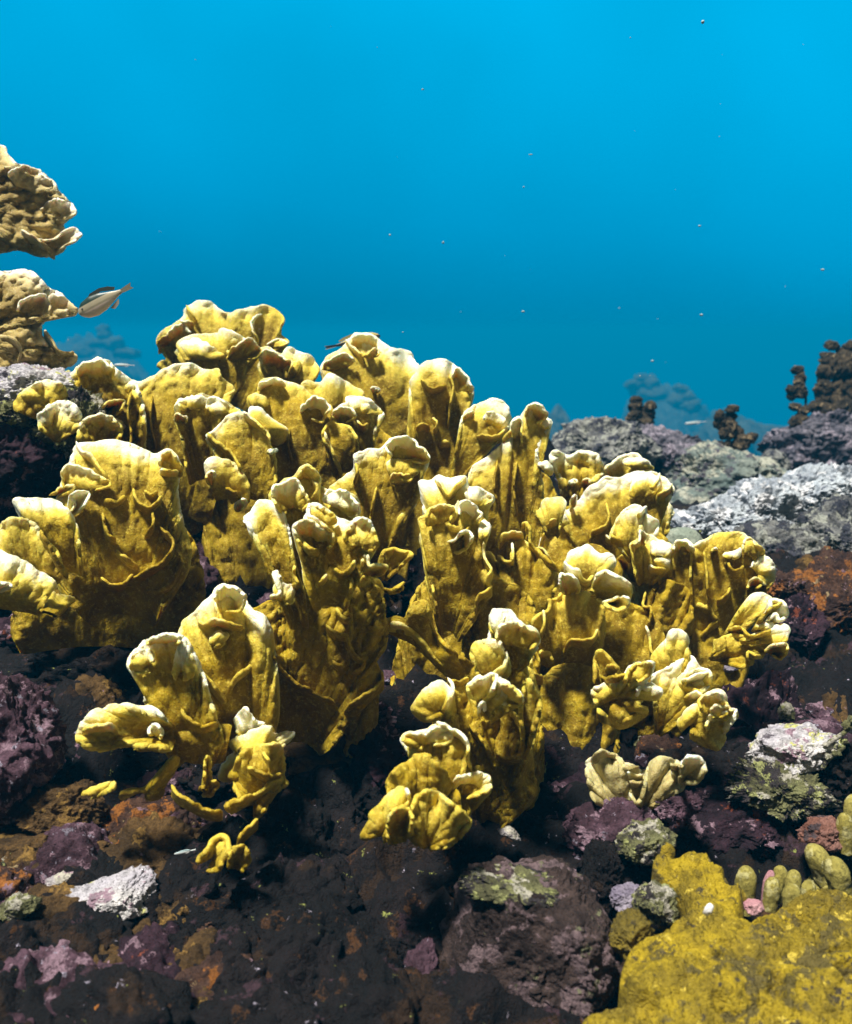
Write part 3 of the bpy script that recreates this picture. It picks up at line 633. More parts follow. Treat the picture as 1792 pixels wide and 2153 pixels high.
# --- right back
c = C_rback = Colony('wide fire coral with scalloped sloping top edge, right of centre before the grey rocks', (1290, 1230), 1.45)
c.blade('Z5', '330,1100 230,960 175,880 200,770 270,690 350,620 410,565 330,555 310,530 350,505 430,510 460,460 500,440 540,420 600,340 680,280 740,230 800,220 880,235 950,200 1040,185 1100,165 1180,170 1250,200 1310,270 1350,310 1330,370 1270,420 1230,480 1210,700', '600,1150 1050,1150', 1.46, ruf=.016)
c.ridge('Z5', '760,490 785,590 765,660 700,710 635,740 610,820', 1.42, h=.035, pale=.7)
c.ridge('Z5', '1120,330 1170,345 1210,290 1230,220', 1.42, h=.03, pale=.9)
c.ridge('Z5', '1200,480 1220,410 1300,370 1340,310', 1.43, h=.03, pale=.9)
c.frill('Z5', '960,400 980,270 1060,200 1150,190 1220,240 1210,330 1130,400', '1060,400', 1.39)
c.frill('Z5', '440,520 455,420 480,380 500,400 490,470', '460,520', 1.44)
c.ridge('Z5', '750,770 800,800 830,850', 1.42, pale=.6)
c.ridge('Z5', '180,880 210,770 290,690 360,625', 1.42, h=.025, pale=.75)
c.blade('Z5', '400,500 360,330 370,250 320,150 270,70 280,10 350,-5 420,35 480,30 520,0 600,-5 680,20 720,80 750,140 720,190 640,240 620,420', '440,560 600,560', 1.62, wl=38, lump=.012)
c.frill('Z5', '360,330 350,250 400,230 420,300', '390,340', 1.55)
c.frill('Z5', '430,290 440,240 500,250 500,290', '460,310', 1.55)
c.frill('Z5', '550,310 560,250 610,240 610,300', '580,320', 1.55)
c.frill('Z5', '170,130 170,90 230,80 270,110 300,180 270,200 220,180', '220,150', 1.5)
c.blade('Z5', '800,300 750,190 760,140 830,90 900,40 980,8 1040,20 1080,60 1140,90 1180,150 1160,300', '860,380 1080,380', 1.57, wl=40)
c.frill('Z5', '920,120 920,80 1000,60 1070,60 1140,95 1180,150', '1030,150', 1.52)
c.blade('Z5', '1240,720 1230,640 1220,560 1250,480 1300,440 1330,490 1345,540 1300,610 1315,700', '1260,760', 1.6, wl=38)
c.blade('Z5', '920,900 850,790 800,740 805,680 860,590 920,510 980,465 1040,460 1100,500 1140,560 1200,600 1215,650 1190,730 1100,850', '980,950', 1.38, ruf=.012)
c.ridge('Z5', '800,750 850,790 900,840', 1.35, pale=.8)
c.ridge('Z5', '1030,600 1080,540 1120,520', 1.34, h=.02, pale=.9)
c.blade('Z5', '1020,1100 990,880 980,820 1040,760 1050,670 1070,650 1100,710 1160,740 1240,780 1300,810 1335,850 1325,920 1300,960 1310,1020 1270,1060 1180,1100', '1050,1150 1150,1150', 1.34, ruf=.016, wl=40)
c.frill('Z5', '1180,960 1190,930 1250,925 1320,950 1310,1020 1270,1060 1180,1040', '1220,1000', 1.28)
c.frill('Z5', '1000,890 990,820 1050,770 1060,680 1100,720 1110,800', '1050,880', 1.29)
c.frill('Z5', '1150,900 1160,800 1240,780 1310,815 1335,860 1310,930', '1220,920', 1.28)
c.frill('Z5', '870,1060 850,960 900,910 960,920 970,1000 935,1080', '920,1090', 1.34, pale=.6)
c.ridge('Z5', '1130,1040 1200,1060 1290,1060', 1.3, pale=1.0)
c.blade('Z5', '220,680 180,550 150,545 195,500 210,440 290,400 370,400 405,440 380,520 350,650', '250,740 340,740', 1.38, wl=40)
c.ridge('Z5', '90,905 200,895 270,980 345,1060', 1.36, h=.03, pale=.65)
c.ridge('Z5', '20,680 60,660 100,720 65,800 120,870', 1.36, h=.03, pale=.6)
c.ridge('Z5', '250,680 280,640 330,640', 1.36, pale=.7)
# --- wide mouthed cup
c = C_cup = Colony('fire coral whose top opens as a wide pale cup with a torn rim', (1220, 1400), 1.2)
c.blade('Z5', '130,1800 110,1500 170,1420 250,1380 270,1320 260,1290 320,1290 390,1240 500,1240 640,1250 720,1330 740,1420 740,1600 720,1760', '250,1850 640,1850', 1.22, pale=.6)
c.blade('Z5', '420,1080 385,990 420,940 460,880 540,850 590,825 650,860 720,900 790,895 830,950 810,1030 760,1080', '560,1190', 1.2, lean=.03, belly=.0, lump=.002, ruf=.008)
c.frill('Z5', '390,1250 350,1150 360,1060 410,1070 470,1080 520,1140 530,1200 500,1250', '440,1270', 1.11, ruf=.01, cup=True)
c.blade('Z5', '660,1120 700,1060 760,1040 830,1070 900,1110 960,1160 970,1230 960,1300 930,1370 890,1390 800,1370 730,1310', '640,1240', 1.12, lean=.0, belly=-.015, lump=.003)
c.frill('Z5', '725,1315 800,1300 870,1270 950,1265 965,1320 900,1390 800,1375', '830,1320', 1.08, ruf=.008, cup=True)
c.frill('Z5', '670,1070 700,1030 760,980 810,920 840,960 810,1030 740,1080', '740,1040', 1.13)
c.ridge('Z5', '390,1000 450,1050 520,1080 540,1130 600,1160 650,1110', 1.13, h=.03, pale=1.1)
c.ridge('Z5', '380,1790 450,1690 560,1700 640,1670 690,1600', 1.19, h=.03, pale=.6)
c.ridge('Z5', '210,1420 220,1540 190,1640 210,1700', 1.19, h=.025, pale=.6)
c.frill('Z5', '170,1790 200,1740 270,1760 300,1830 250,1860', '220,1850', 1.16, pale=.6)
c.ridge('Z5', '100,1820 110,1930 150,1990 210,2000', 1.17, h=.03, pale=.6)
# --- right lower cluster
c = C_rosette = Colony('fire coral with a rosette of tight pale ruffles facing right over a dark hollow', (1270, 1590), 1.18)
c.blade('R6', '780,760 800,660 880,560 1000,560 1120,440 1150,330 1165,260 1210,220 1260,215 1310,260 1320,400 1300,560 1290,700 1280,830 1200,880', '850,900 1100,900', 1.3, pale=.12, lump=.01)
c.blade('R6', '960,680 955,620 1010,585 1070,580 1085,540 1115,515 1175,515 1165,560 1150,580 1180,600 1205,610 1195,640 1150,640 1130,670 1160,690 1120,720 1040,735 1010,715', '1030,650', 1.08, wl=36)
c.frill('R6', '1070,595 1085,540 1115,516 1172,516 1160,560 1120,585', '1110,575', 1.04)
c.frill('R6', '1110,640 1130,600 1170,600 1207,610 1195,645 1140,650', '1150,640', 1.04)
c.ridge('R6', '960,540 985,580 1030,582 1080,570', 1.1, h=.03, pale=.7)
c.blade('R6', '1190,700 1180,620 1180,560 1230,530 1280,500 1310,490 1350,530 1387,545 1385,590 1350,620 1340,660 1280,740', '1200,770', 1.14)
c.frill('R6', '1290,600 1300,560 1350,530 1388,548 1382,592 1320,612', '1310,600', 1.08)
c.ridge('R6', '1280,595 1335,577 1388,556', 1.08, h=.02, pale=1.1)
c.ridge('R6', '1270,600 1300,620 1350,630', 1.1, h=.02, pale=.8)
c.blade('R6', '1280,770 1270,740 1300,690 1350,650 1370,630 1415,615 1440,640 1450,680 1480,690 1470,730 1445,760 1440,800 1420,835 1380,820 1310,795', '1320,740', 1.1, ruf=.012, wl=36, pale=.8)
c.frill('R6', '1355,700 1345,650 1380,630 1420,620 1445,660 1450,700 1420,715', '1395,700', 1.05)
c.frill('R6', '1370,770 1375,720 1420,695 1480,688 1468,735 1440,770 1400,785', '1420,750', 1.03)
c.frill('R6', '1400,720 1390,680 1430,670 1470,690 1440,730', '1425,715', 1.02)
c.ridge('R6', '1290,660 1330,640 1360,650', 1.08, h=.02, pale=.8)
c.blade('R6', '1180,540 1175,490 1220,440 1240,400 1270,396 1302,420 1305,470 1295,540', '1240,580', 1.16)
c.blade('R6', '960,590 965,490 985,470 1010,490 1050,530 1055,590', '1010,620', 1.16, pale=.5)
c.frill('R6', '1000,560 1010,520 1050,530 1040,570', '1020,570', 1.12, pale=.7)
c.ridge('R6', '1150,390 1165,440 1175,490 1230,460', 1.17, h=.03, pale=.7)
c.ridge('R6', '1150,270 1140,320 1170,330 1160,390', 1.24, h=.03, pale=.6)
c.ridge('R6', '970,700 1060,740 1160,690', 1.12, h=.02, pale=.45)
# --- right fan
c = C_fan = Colony('fan shaped fire coral with ribbed face and finger like folds on its right side', (1500, 1390), 1.3)
c.blade('Z4', '120,800 70,560 60,420 140,260 180,150 240,80 300,75 360,120 430,70 530,20 650,5 780,0 860,40 930,110 970,170 1000,240 1060,300 1075,370 1050,430 1000,470 960,520 900,640 860,800', '350,1120 600,1060', 1.33, ruf=.014)
c.frill('Z4', '180,190 180,120 240,65 310,70 360,130 340,190 260,180', '260,150', 1.26)
c.ridge('Z4', '345,180 332,400 342,640 300,780 245,860', 1.29, h=.025, pale=.5)
c.ridge('Z4', '450,200 475,400 485,650', 1.29, h=.02, pale=.4)
c.ridge('Z4', '370,660 440,680 505,705 535,760 562,800 480,880 400,970 335,1080', 1.27, h=.04, pale=.65)
c.ridge('Z4', '560,640 640,600 680,520', 1.29, h=.02, pale=.35)
c.ridge('Z4', '660,290 690,360 750,370 800,330', 1.28, h=.025, pale=.6)
c.frill('Z4', '620,225 640,190 720,170 765,140 765,210 700,235', '690,220', 1.25)
c.frill('Z4', '500,170 540,140 570,130 550,160', '530,165', 1.27)
c.frill('Z4', '850,300 900,240 970,210 1040,250 1078,340 1060,410 1000,460 920,420', '920,340', 1.26)
c.frill('Z4', '790,180 800,60 870,50 940,120 970,180 900,260', '860,200', 1.27)
c.frill('Z4', '820,500 850,420 920,400 960,440 900,500', '870,500', 1.26, pale=.7)
c.blade('Z4', '650,880 740,720 850,570 890,540 960,530 1030,560 1050,590 1030,640 900,770 780,870', '620,930', 1.27, ruf=.006, lump=.002, lean=.0)
c.blade('Z4', '900,840 960,750 1030,660 1030,600 1080,583 1150,620 1187,690 1160,750 1110,752 1080,710 1000,770', '890,860', 1.24, ruf=.006, lump=.002, lean=.0)
c.ridge('Z4', '910,830 970,770 1040,690 1140,650', 1.21, h=.02, pale=.7)
c.blade('Z4', '830,940 950,890 1050,840 1100,810 1170,820 1203,870 1180,930 1120,965 1000,960 900,955', '780,950', 1.22, ruf=.006, lump=.002, lean=.0)
c.ridge('Z4', '660,890 760,870 850,935 950,925 1040,890', 1.2, h=.02, pale=.7)
c.frill('Z4', '900,830 960,790 1040,790 1060,810 980,850', '880,850', 1.22)
c.frill('Z4', '980,1050 1040,990 1150,970 1190,1000 1170,1080 1120,1110 1060,1080', '980,1020', 1.25, wl=30)
c.blade('Z4', '480,1120 540,1000 650,910 800,900 1000,960 960,1080 870,1090 870,1150 780,1178 700,1160', '600,1120', 1.25, pale=.45)
c.frill('Z4', '500,1070 560,1010 545,930 605,930 642,985 605,1060 525,1095', '555,1040', 1.2, pale=.7, cup=True)
c.frill('Z4', '820,1140 830,1060 850,1040 900,1075 945,1080 880,1100', '850,1100', 1.2, pale=.5)
# --- front centre
c = C_snake = Colony('fire coral with a snaking white rim running down its dark face, nearest the boulder', (960, 1740), 1.02)
c.blade('R6', '430,900 400,740 440,640 420,590 500,585 600,540 700,520 750,600 750,720 730,850 740,1000 650,1090', '520,1110 610,1110', 1.05, pale=.6, lump=.009)
c.blade('R6', '590,560 575,440 585,350 590,320 620,318 660,330 700,370 740,390 757,420 745,460 700,480 720,580', '650,600', 1.02)
c.frill('R6', '600,430 620,370 680,370 740,395 755,430 730,465', '670,460', .97)
c.frill('R6', '580,400 580,340 610,318 630,340 620,400', '600,420', .97)
c.blade('R6', '540,570 515,500 510,470 530,440 580,430 620,450 640,490 650,540 620,590', '590,600', 1.0)
c.blade('R6', '510,660 498,610 520,580 570,560 610,570 650,595 682,620 692,660 650,672 620,655 600,690', '580,720', .98, wl=40)
c.frill('R6', '600,640 610,600 650,595 682,622 692,665 640,672', '645,650', .93)
c.frill('R6', '510,650 500,600 550,565 600,560 590,620', '550,660', .93)
c.ridge('R6', '640,490 630,540 590,570 600,620 560,660 545,700', .96, h=.03, pale=1.0)
c.frill('R6', '535,710 535,680 555,660 560,690', '545,710', .95)
c.blade('R6', '700,800 690,680 710,590 730,590 760,650 755,710 735,760 725,830', '705,860', 1.0, pale=.6)
c.blade('R6', '410,710 340,725 298,690 310,650 345,610 400,580 435,620 430,690', '395,690', 1.02, pale=.8)
c.ridge('R6', '422,582 442,620 428,670 395,725 365,755', .99, h=.035, pale=1.1)
c.ridge('R6', '420,590 460,600 500,585', 1.01, h=.02, pale=.6)
c.blade('R6', '320,1000 300,860 325,825 255,800 270,775 330,772 375,745 420,770 470,790 495,830 495,880 512,920 555,925 580,950 572,990 540,1000 510,1060', '380,1090 470,1090', .95, ruf=.008, lump=.004)
c.ridge('R6', '380,748 420,768 468,788 497,830 495,880 510,920', .92, h=.03, pale=1.15)
c.frill('R6', '435,985 460,935 520,918 570,930 577,975 540,998 490,1015', '500,975', .89, ruf=.004, lump=.001, cup=True)
c.frill('R6', '310,832 257,800 275,772 340,772 380,748 435,775 430,805 370,820', '350,800', .90)
c.blade('R6', '210,1010 200,960 230,910 280,880 310,850 360,860 440,960 475,1060', '340,1090', .93, pale=.35, lump=.004)
c.blade('R6', '120,1170 108,1150 140,1090 140,1070 200,1010 240,978 270,990 282,1040 240,1060 215,1110 185,1185', '190,1140', .89, pale=.6)  # lowest blades: rims dulled to paint in the shade down here
c.blade('R6', '290,1180 280,1110 300,1020 340,988 400,1000 470,1060 502,1090 480,1140 410,1200', '350,1190', .88, wl=36, pale=.6)
c.frill('R6', '205,1180 205,1080 250,1045 292,1070 285,1150', '250,1190', .86, pale=.6)
c.ridge('R6', '270,990 282,1040 240,1065', .86, pale=.9)
c.ridge('R6', '600,860 640,880 690,880', 1.0, h=.025, pale=.4)
c.ridge('R6', '650,700 690,740 700,810', 1.0, h=.025, pale=.4)
c.ridge('R6', '500,760 560,830 600,920', 1.01, h=.02, pale=.3)
# --- pale small one
c = C_pale = Colony('small dull greenish fire coral with thin ribbed flaps in the shade', (1330, 1700), 1.08, mat=FIRE_PALE)
c.blade('R6', '960,1030 930,900 960,860 1030,850 1070,880 1130,910 1160,920 1145,980 1115,1060', '1080,1080', 1.08, pale=.7, wl=36)
c.blade('R6', '1120,1050 1150,950 1170,880 1220,860 1270,880 1290,920 1300,960 1230,1010', '1130,1060', 1.06, pale=.6, wl=36)
c.blade('R6', '1285,925 1290,870 1320,855 1357,870 1366,910 1340,950 1300,955', '1285,950', 1.03, pale=.9, wl=36)
for q in ('1060,900 1090,915 1125,910', '1080,930 1110,945 1140,940', '1090,960 1115,970 1140,965', '1090,1000 1115,1040 1140,1020', '1240,900 1262,910 1290,905', '1245,930 1265,945 1290,940', '950,880 990,855 1040,870'):
    c.ridge('R6', q, 1.05, h=.018, pale=.8)
# --- curl
c = C_curl = Colony('tiny orange brown curl of fire coral alone over the dark hollow', (470, 1830), .95, mat=FIRE)
c.blade('R7', '810,620 815,590 850,550 865,515 900,500 932,510 940,560 915,600 890,638 840,645', '870,590', .95, pale=.45)
c.frill('R7', '930,640 950,555 1000,540 1022,600 985,655', '970,620', .94, pale=.45)
c.ridge('R7', '970,550 990,510 1055,450', .96, h=.015, pale=.5)

# --- inner plates that close the colonies behind the front blades
def inner(col, rim, base, d, **kw):
    kw.setdefault('pale', .25); kw.setdefault('lump', .005); kw.setdefault('ruf', .02); kw.setdefault('th', .003)
    return col.blade('S', rim, base, d, **kw)
inner(C_broad, '300,1350 330,1150 370,960 430,900 490,930 520,1050 540,1300', '330,1400 520,1400', 1.58)
inner(C_midleft, '420,1250 440,1060 500,960 600,980 680,1060 740,1150 760,1350', '450,1380 740,1380', 1.54)
inner(C_midleft, '590,1200 620,1020 700,900 790,900 850,980 860,1200', '620,1260 840,1260', 1.58)
inner(C_backc, '800,1250 830,1050 900,960 980,980 1000,1080 1010,1280', '830,1320 1000,1320', 1.6)
inner(C_backc, '960,1350 990,1150 1040,1010 1130,990 1180,1080 1180,1330', '1000,1380 1170,1380', 1.58)
inner(C_rback, '1040,1480 1060,1280 1120,1120 1240,1060 1360,1100 1440,1200 1460,1420', '1080,1480 1430,1480', 1.53)
inner(C_front, '330,1720 380,1500 470,1330 600,1260 720,1300 790,1420 780,1640', '380,1760 740,1740', 1.2)
inner(C_centre, '820,1560 830,1400 880,1240 960,1200 1030,1260 1050,1420 1040,1540', '850,1600 1020,1600', 1.34)
inner(C_rosette, '1060,1700 1090,1560 1150,1440 1290,1400 1420,1450 1440,1560 1400,1640', '1110,1720 1360,1700', 1.32)
inner(C_snake, '900,1780 920,1640 960,1500 1040,1430 1120,1460 1140,1600 1120,1760', '930,1800 1110,1790', 1.12)
inner(C_shell, '20,1330 60,1180 140,1080 300,1060 400,1130 430,1260 410,1340', '60,1360 390,1370', 1.34)
inner(C_fan, '1370,1500 1390,1380 1440,1310 1520,1320 1570,1390 1550,1460', '1400,1550 1530,1540', 1.34)
inner(C_cup, '1170,1470 1190,1340 1280,1270 1380,1300 1410,1430', '1200,1500 1390,1500', 1.27)
inner(C_rosette, '1070,1650 1100,1490 1180,1400 1270,1420 1300,1560 1260,1680', '1100,1720 1250,1720', 1.24)
inner(C_rback, '1120,1380 1130,1240 1190,1170 1260,1150 1330,1230 1340,1360', '1150,1420 1320,1420', 1.4)
inner(C_centre, '960,1480 980,1330 1010,1240 1080,1230 1130,1300 1130,1450', '980,1510 1110,1510', 1.26)
C_broad.blade('R1', '70,1480 110,1390 190,1340 280,1325 340,1370 360,1470', '220,1530', 1.41, wl=36, lump=.01)
C_broad.blade('R1', '200,1580 215,1490 290,1440 370,1440 420,1490 410,1590', '300,1640', 1.39, wl=36, lump=.01)
C_broad.blade('R1', '400,1640 430,1540 520,1500 600,1530 640,1590 610,1680', '520,1720', 1.39, wl=36, lump=.01)
# ================================================================== rocks
ICO = {}
def ico(n):
    if n not in ICO:
        bm = bmesh.new(); bmesh.ops.create_icosphere(bm, subdivisions=n, radius=1.0)
        V = np.array([v.co[:] for v in bm.verts]); F = np.array([[v.index for v in f.verts] for f in bm.faces]); bm.free(); ICO[n] = (V, F)
    return ICO[n]
def lump(n, seed, amp=0.25, fine=0.08, pits=0.0, pitf=5.0, box=0.0, asp=(1, 1, 1)):
    V, F = ico(n); V = V.copy()
    if box: V = V / (np.abs(V) ** 5).sum(1)[:, None] ** (box / 5)
    s = seed * 3.173; a = np.array(asp, float); a = a / a.prod() ** (1 / 3); Q = V * a
    rs = np.random.RandomState(int(seed * 13) % 9999)
    for _ in range(9):                                        # broken faces
        d = rs.normal(size=3); d /= np.linalg.norm(d); h = rs.uniform(.62, .95)
        ex = np.maximum(0, V @ d - h); V = V - .85 * ex[:, None] * d
    rough = .35 + .9 * sstep(-.25, .45, perlin(Q * 1.6 + s, seed + 3))
    r = 1 + amp * fbm(V * 1.3 + s, 3, seed) + 0.4 * amp * ridged(Q * 2.4 + s, 2, seed + 1) + rough * fine * (.9 * fbm(Q * 5.0 + s, 4, seed + 2, .6) + .45 * ridged(Q * 8 + s, 2, seed + 4) + .5 * fbm(Q * 19 + s, 3, seed + 5))
    if pits: r = r - pits * sstep(0.10, 0.36, perlin(Q * pitf + s, seed + 8)) - .4 * pits * sstep(.12, .4, perlin(Q * pitf * 2.3 + s, seed + 9))
    V = V * r[:, None]
    V = V + (1 / a) * (0.05 * amp / .22) * np.stack([fbm(Q * 2.2 + s + 11 * j, 2, seed + j) for j in range(3)], -1)
    return V, F
def frame(px, py, d):
    c = P1(px, py, d); return c, d / FPX
def rock(name, label, px, py, rx, ry, d, mat, seed, amp=0.22, fine=0.09, n=6, rz=None, tilt=0.0, cat='rock', pits=0.0, pitf=5.0, box=0.0, group=None, parent=None):
    c, k = frame(px, py, d)
    rz = (rx * ry) ** 0.5 if rz is None else rz
    V, F = lump(n, seed, amp, fine, pits, pitf, box, (rx, rz, ry))
    V = V * np.array([rx, rz, ry]) * k
    ca, sa = math.cos(math.radians(tilt)), math.sin(math.radians(tilt))
    V = np.column_stack([V[:, 0] * ca + V[:, 2] * sa, V[:, 1], -V[:, 0] * sa + V[:, 2] * ca])
    o = mesh_obj(name, V, F, mat); o.location = tuple(c)
    return tag(o, label, cat, group)
# left side
rock('rock', 'sunlit pale knob of rock beside the broad smooth coral plate at the left', 95, 825, 105, 56, 1.50, M_BRIGHT, 1, amp=.28, fine=.16, n=7)
rock('rock', 'mottled crusted knob between the sunlit pale knob and the broad smooth coral plate', 165, 890, 66, 58, 1.46, M_NODULE, 69, amp=.3, fine=.18, n=7)
rock('rock', 'mottled cream crust on the top left corner of the dark red purple rock', 25, 872, 55, 30, 1.44, M_NODULE, 70, amp=.3, fine=.18)
rock('rock', 'dark red purple rock at left edge beneath the sunlit pale knob', 20, 965, 115, 125, 1.50, M_RED, 2, fine=.13)
rock('rock', 'purple encrusted rock at left edge below the shell shaped coral', 15, 1570, 105, 135, 1.12, M_PURPLE, 3, fine=.13)
rock('rock', 'dark green brown stone just right of the purple encrusted rock', 130, 1700, 85, 48, 1.10, M_BROWN, 4, fine=.12)
rock('rock', 'added dark rock standing in for the shade under the shell shaped coral', 230, 1440, 240, 115, 1.50, M_GROUND, 5, fine=.12)  # dark rock added where the floor is only in shadow
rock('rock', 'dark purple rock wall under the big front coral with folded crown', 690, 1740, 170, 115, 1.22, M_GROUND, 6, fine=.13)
rock('rock', 'long brown algae covered ledge at left edge above the pale slab', 60, 1815, 190, 55, 1.06, M_BROWN, 7, fine=.14)
rock('rubble_slab', 'pale slab with yellow green crust, brightest stone of the lower left rubble', 240, 1882, 92, 32, .97, M_BRIGHT, 8, tilt=-12, box=.6, fine=.12, cat='rubble')
rock('rock', 'orange brown mound at lower left beneath the pale slab', 95, 2000, 135, 75, .95, M_BROWN, 9, fine=.15)
rock('rock', 'dark green stone directly under the right end of the pale slab', 262, 1965, 75, 52, .98, M_GROUND, 10, fine=.14)
rock('rock', 'rounded dark brown stone right of the pale slab', 372, 1935, 68, 62, .99, M_BROWN, 11, fine=.13)
rock('rock', 'brown jagged ridge at the bottom edge in the lower left rubble', 330, 2110, 230, 62, .92, M_BROWN, 12, fine=.16)
for i, (x, y, rx, ry, tl, lb, mt) in enumerate([
        (458, 2020, 30, 13, -8, 'small white chip lying beside the lilac finger', M_BRIGHT),
        (75, 2066, 27, 15, -30, 'greenish white chip on the orange brown mound near the left edge', M_BRIGHT),
        (204, 2090, 38, 20, -22, 'white and orange chip at the bottom left, larger of the pale chips', M_BRIGHT),
        (165, 2032, 27, 8, -5, 'thin flat pale flake on the orange brown mound', M_BRIGHT),
        (6, 2006, 22, 44, 15, 'bright orange lump cut by the left edge', M_ORANGE),
        (40, 1905, 40, 22, -20, 'pale brown chip left of the pale slab', M_NODULE),
        (128, 1850, 34, 16, -25, 'narrow pale chip on the brown ledge above the pale slab', M_PALE),
        (793, 2052, 58, 26, -24, 'lilac grey jagged chunk in the dark at the bottom left of the boulder', M_LILACF),
        (880, 2050, 34, 62, 20, 'dull pink upright chunk touching the left side of the boulder', M_PURPLE),
        (628, 2146, 46, 26, 0, 'round cream pebble cut by the bottom edge', M_PALE),
        (752, 2000, 17, 15, 0, 'tiny green pebble in the black hollow', M_NODULE),
        (1072, 1752, 22, 10, 20, 'tiny blue white pebble under the coral with the snaking rim', M_PALE),
        (1185, 1835, 22, 16, 0, 'small tan pebble sitting on the back of the boulder', M_PALE)]):
    rock('rubble_chip', lb, x, y, rx, ry, .93 if y > 1900 else (1.0 if x < 900 else 1.02), mt, 40 + i, n=5, tilt=tl, fine=.13, cat='rubble')
# boulder in front
rock('boulder', 'big rounded brown boulder with a pale crusted top at the bottom centre', 1105, 1990, 172, 150, .92, M_BOULDER, 13, amp=.12, fine=.07, n=7, box=.35, cat='boulder')
rock('pale_crust', 'cream green crust capping the top left of the big boulder', 1090, 1868, 92, 17, .90, M_NODULE, 63, fine=.2, tilt=6, rz=60, cat='crust')
rock('rock', 'dark purple rock behind the boulder under the coral with the snaking rim', 1130, 1795, 160, 62, 1.10, M_GROUND, 14, fine=.16)
rock('rock', 'lilac encrusted rock under the small dull greenish coral', 1290, 1745, 95, 52, 1.08, M_PURPLE, 15, fine=.17, tilt=-10)
rock('rock', 'pinkish spiky stone right below the thin ribbed flaps', 1424, 1695, 48, 24, 1.07, M_PURPLE, 16, fine=.2)
rock('rock', 'moss green crusted stone above the round hole in the yellow coral', 1352, 1772, 56, 34, 1.02, M_NODULE, 17, fine=.16, tilt=-20)
rock('rock', 'mottled stone with a pink spot sitting inside the round hole', 1382, 1900, 44, 34, .93, M_NODULE, 18, fine=.15)
rock('rock', 'small blue lilac stone inside the round hole beside the mottled one', 1322, 1888, 34, 24, .95, M_LILACF, 19, fine=.12)
rock('rock', 'dark brown rock between the boulder and the round hole', 1262, 1850, 42, 70, 1.0, M_GROUND, 20, fine=.14)
# right side
rock('rock', 'dark maroon rock slope behind the finger corals at lower right', 1560, 1730, 150, 62, 1.16, M_RED, 21, fine=.18, tilt=-12)
rock('rock', 'black rock between the fan shaped coral and the pale stone', 1560, 1545, 120, 125, 1.42, M_RED, 22, fine=.12)
rock('rock', 'pale lilac stone with yellow patches, brightest stone at right', 1666, 1572, 84, 46, 1.16, M_BRIGHT, 23, fine=.09, tilt=-8, box=.3)
rock('rock', 'knobbly green and cream stone under the pale lilac stone', 1648, 1662, 92, 46, 1.13, M_NODULE, 24, amp=.2, fine=.26, n=7)
rock('rock', 'dark holed rock at right edge beside the knobbly green stone', 1775, 1630, 52, 66, 1.15, M_GROUND, 25, fine=.14, pits=.3, pitf=3)
rock('rock', 'salmon orange stone beside the olive finger corals', 1738, 1752, 48, 27, 1.06, M_PINKROCK, 26, fine=.14)
rock('rock', 'orange brown crusted rock mass at the right edge', 1765, 1320, 120, 150, 1.72, M_ORANGE, 27, fine=.2, n=7, tilt=25)
rock('rock', 'small orange crusted outcrop touching the right side of the fan shaped coral', 1640, 1235, 42, 30, 1.68, M_ORANGE, 28, fine=.24)
rock('rock', 'purple pink rock between the fan shaped coral and the orange rock mass', 1655, 1330, 66, 84, 1.64, M_RED, 29, fine=.22, n=6)
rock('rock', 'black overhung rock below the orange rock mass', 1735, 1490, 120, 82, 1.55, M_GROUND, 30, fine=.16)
rock('rock', 'dark lumpy rock directly below the fan shaped coral', 1590, 1440, 66, 62, 1.50, M_GROUND, 64, fine=.2)
rock('rubble_chip', 'upright yellow green stub standing in the dark hollow at right', 1653, 1500, 15, 21, 1.32, M_NODULE, 31, n=5, fine=.1, cat='rubble')
rock('rubble_chip', 'uppermost of three little pale nuggets on the dark slope at right', 1712, 1452, 10, 9, 1.45, M_PALE, 32, n=4, cat='rubble')
rock('rubble_chip', 'middle of three little pale nuggets on the dark slope at right', 1699, 1458, 9, 8, 1.45, M_PALE, 33, n=4, cat='rubble')
rock('rubble_chip', 'lowest of three little pale nuggets on the dark slope at right', 1695, 1469, 10, 7, 1.45, M_PALE, 34, n=4, cat='rubble')
rock('pebble', 'pink and blue pebble at the lower edge of the fan shaped coral', 1533, 1401, 17, 12, 1.36, M_LILACF, 65, n=5, cat='pebble')
# middle distance
for i, (x, y, rx, ry, lb) in enumerate([
        (1445, 1128, 64, 44, 'lowest white pitted boulder of the ridge, next to the sloping coral'),
        (1522, 1098, 78, 56, 'second white pitted boulder up the ridge behind the fan shaped coral'),
        (1606, 1072, 82, 62, 'largest white pitted boulder in the middle of the ridge'),
        (1690, 1040, 80, 58, 'topmost white pitted boulder of the ridge below the purple grey mound')]):
    rock('boulder', lb, x, y, rx, ry, 2.15 + .03 * i, M_WHITE, 35 + 17 * i, amp=.2, fine=.07, n=7, tilt=-10, pits=.20, pitf=5.5, rz=85, cat='boulder', group='white pitted boulders of the ridge')
rock('rock', 'pale topped rock at right edge above the white pitted ridge', 1765, 1050, 90, 66, 2.25, M_WHITE, 37, fine=.17, n=7)
rock('rock', 'grey green lumpy boulder directly under the white pitted ridge', 1650, 1180, 105, 82, 2.02, M_MIX, 38, amp=.2, fine=.12, n=7)
rock('rock', 'dark topped grey boulder at the right edge under the white pitted ridge', 1765, 1150, 82, 92, 2.06, M_MIX, 68, amp=.2, fine=.13, n=7)
rock('dome_coral', 'smooth grey green dome peeping over the fan shaped coral', 1437, 1155, 52, 46, 1.85, M_DOME, 39, amp=.05, fine=.02, cat='coral')
rock('rock', 'teal shaded rounded rock in the gap behind the sloping coral', 1462, 1070, 78, 46, 2.7, M_GREY, 53, amp=.12, fine=.06)
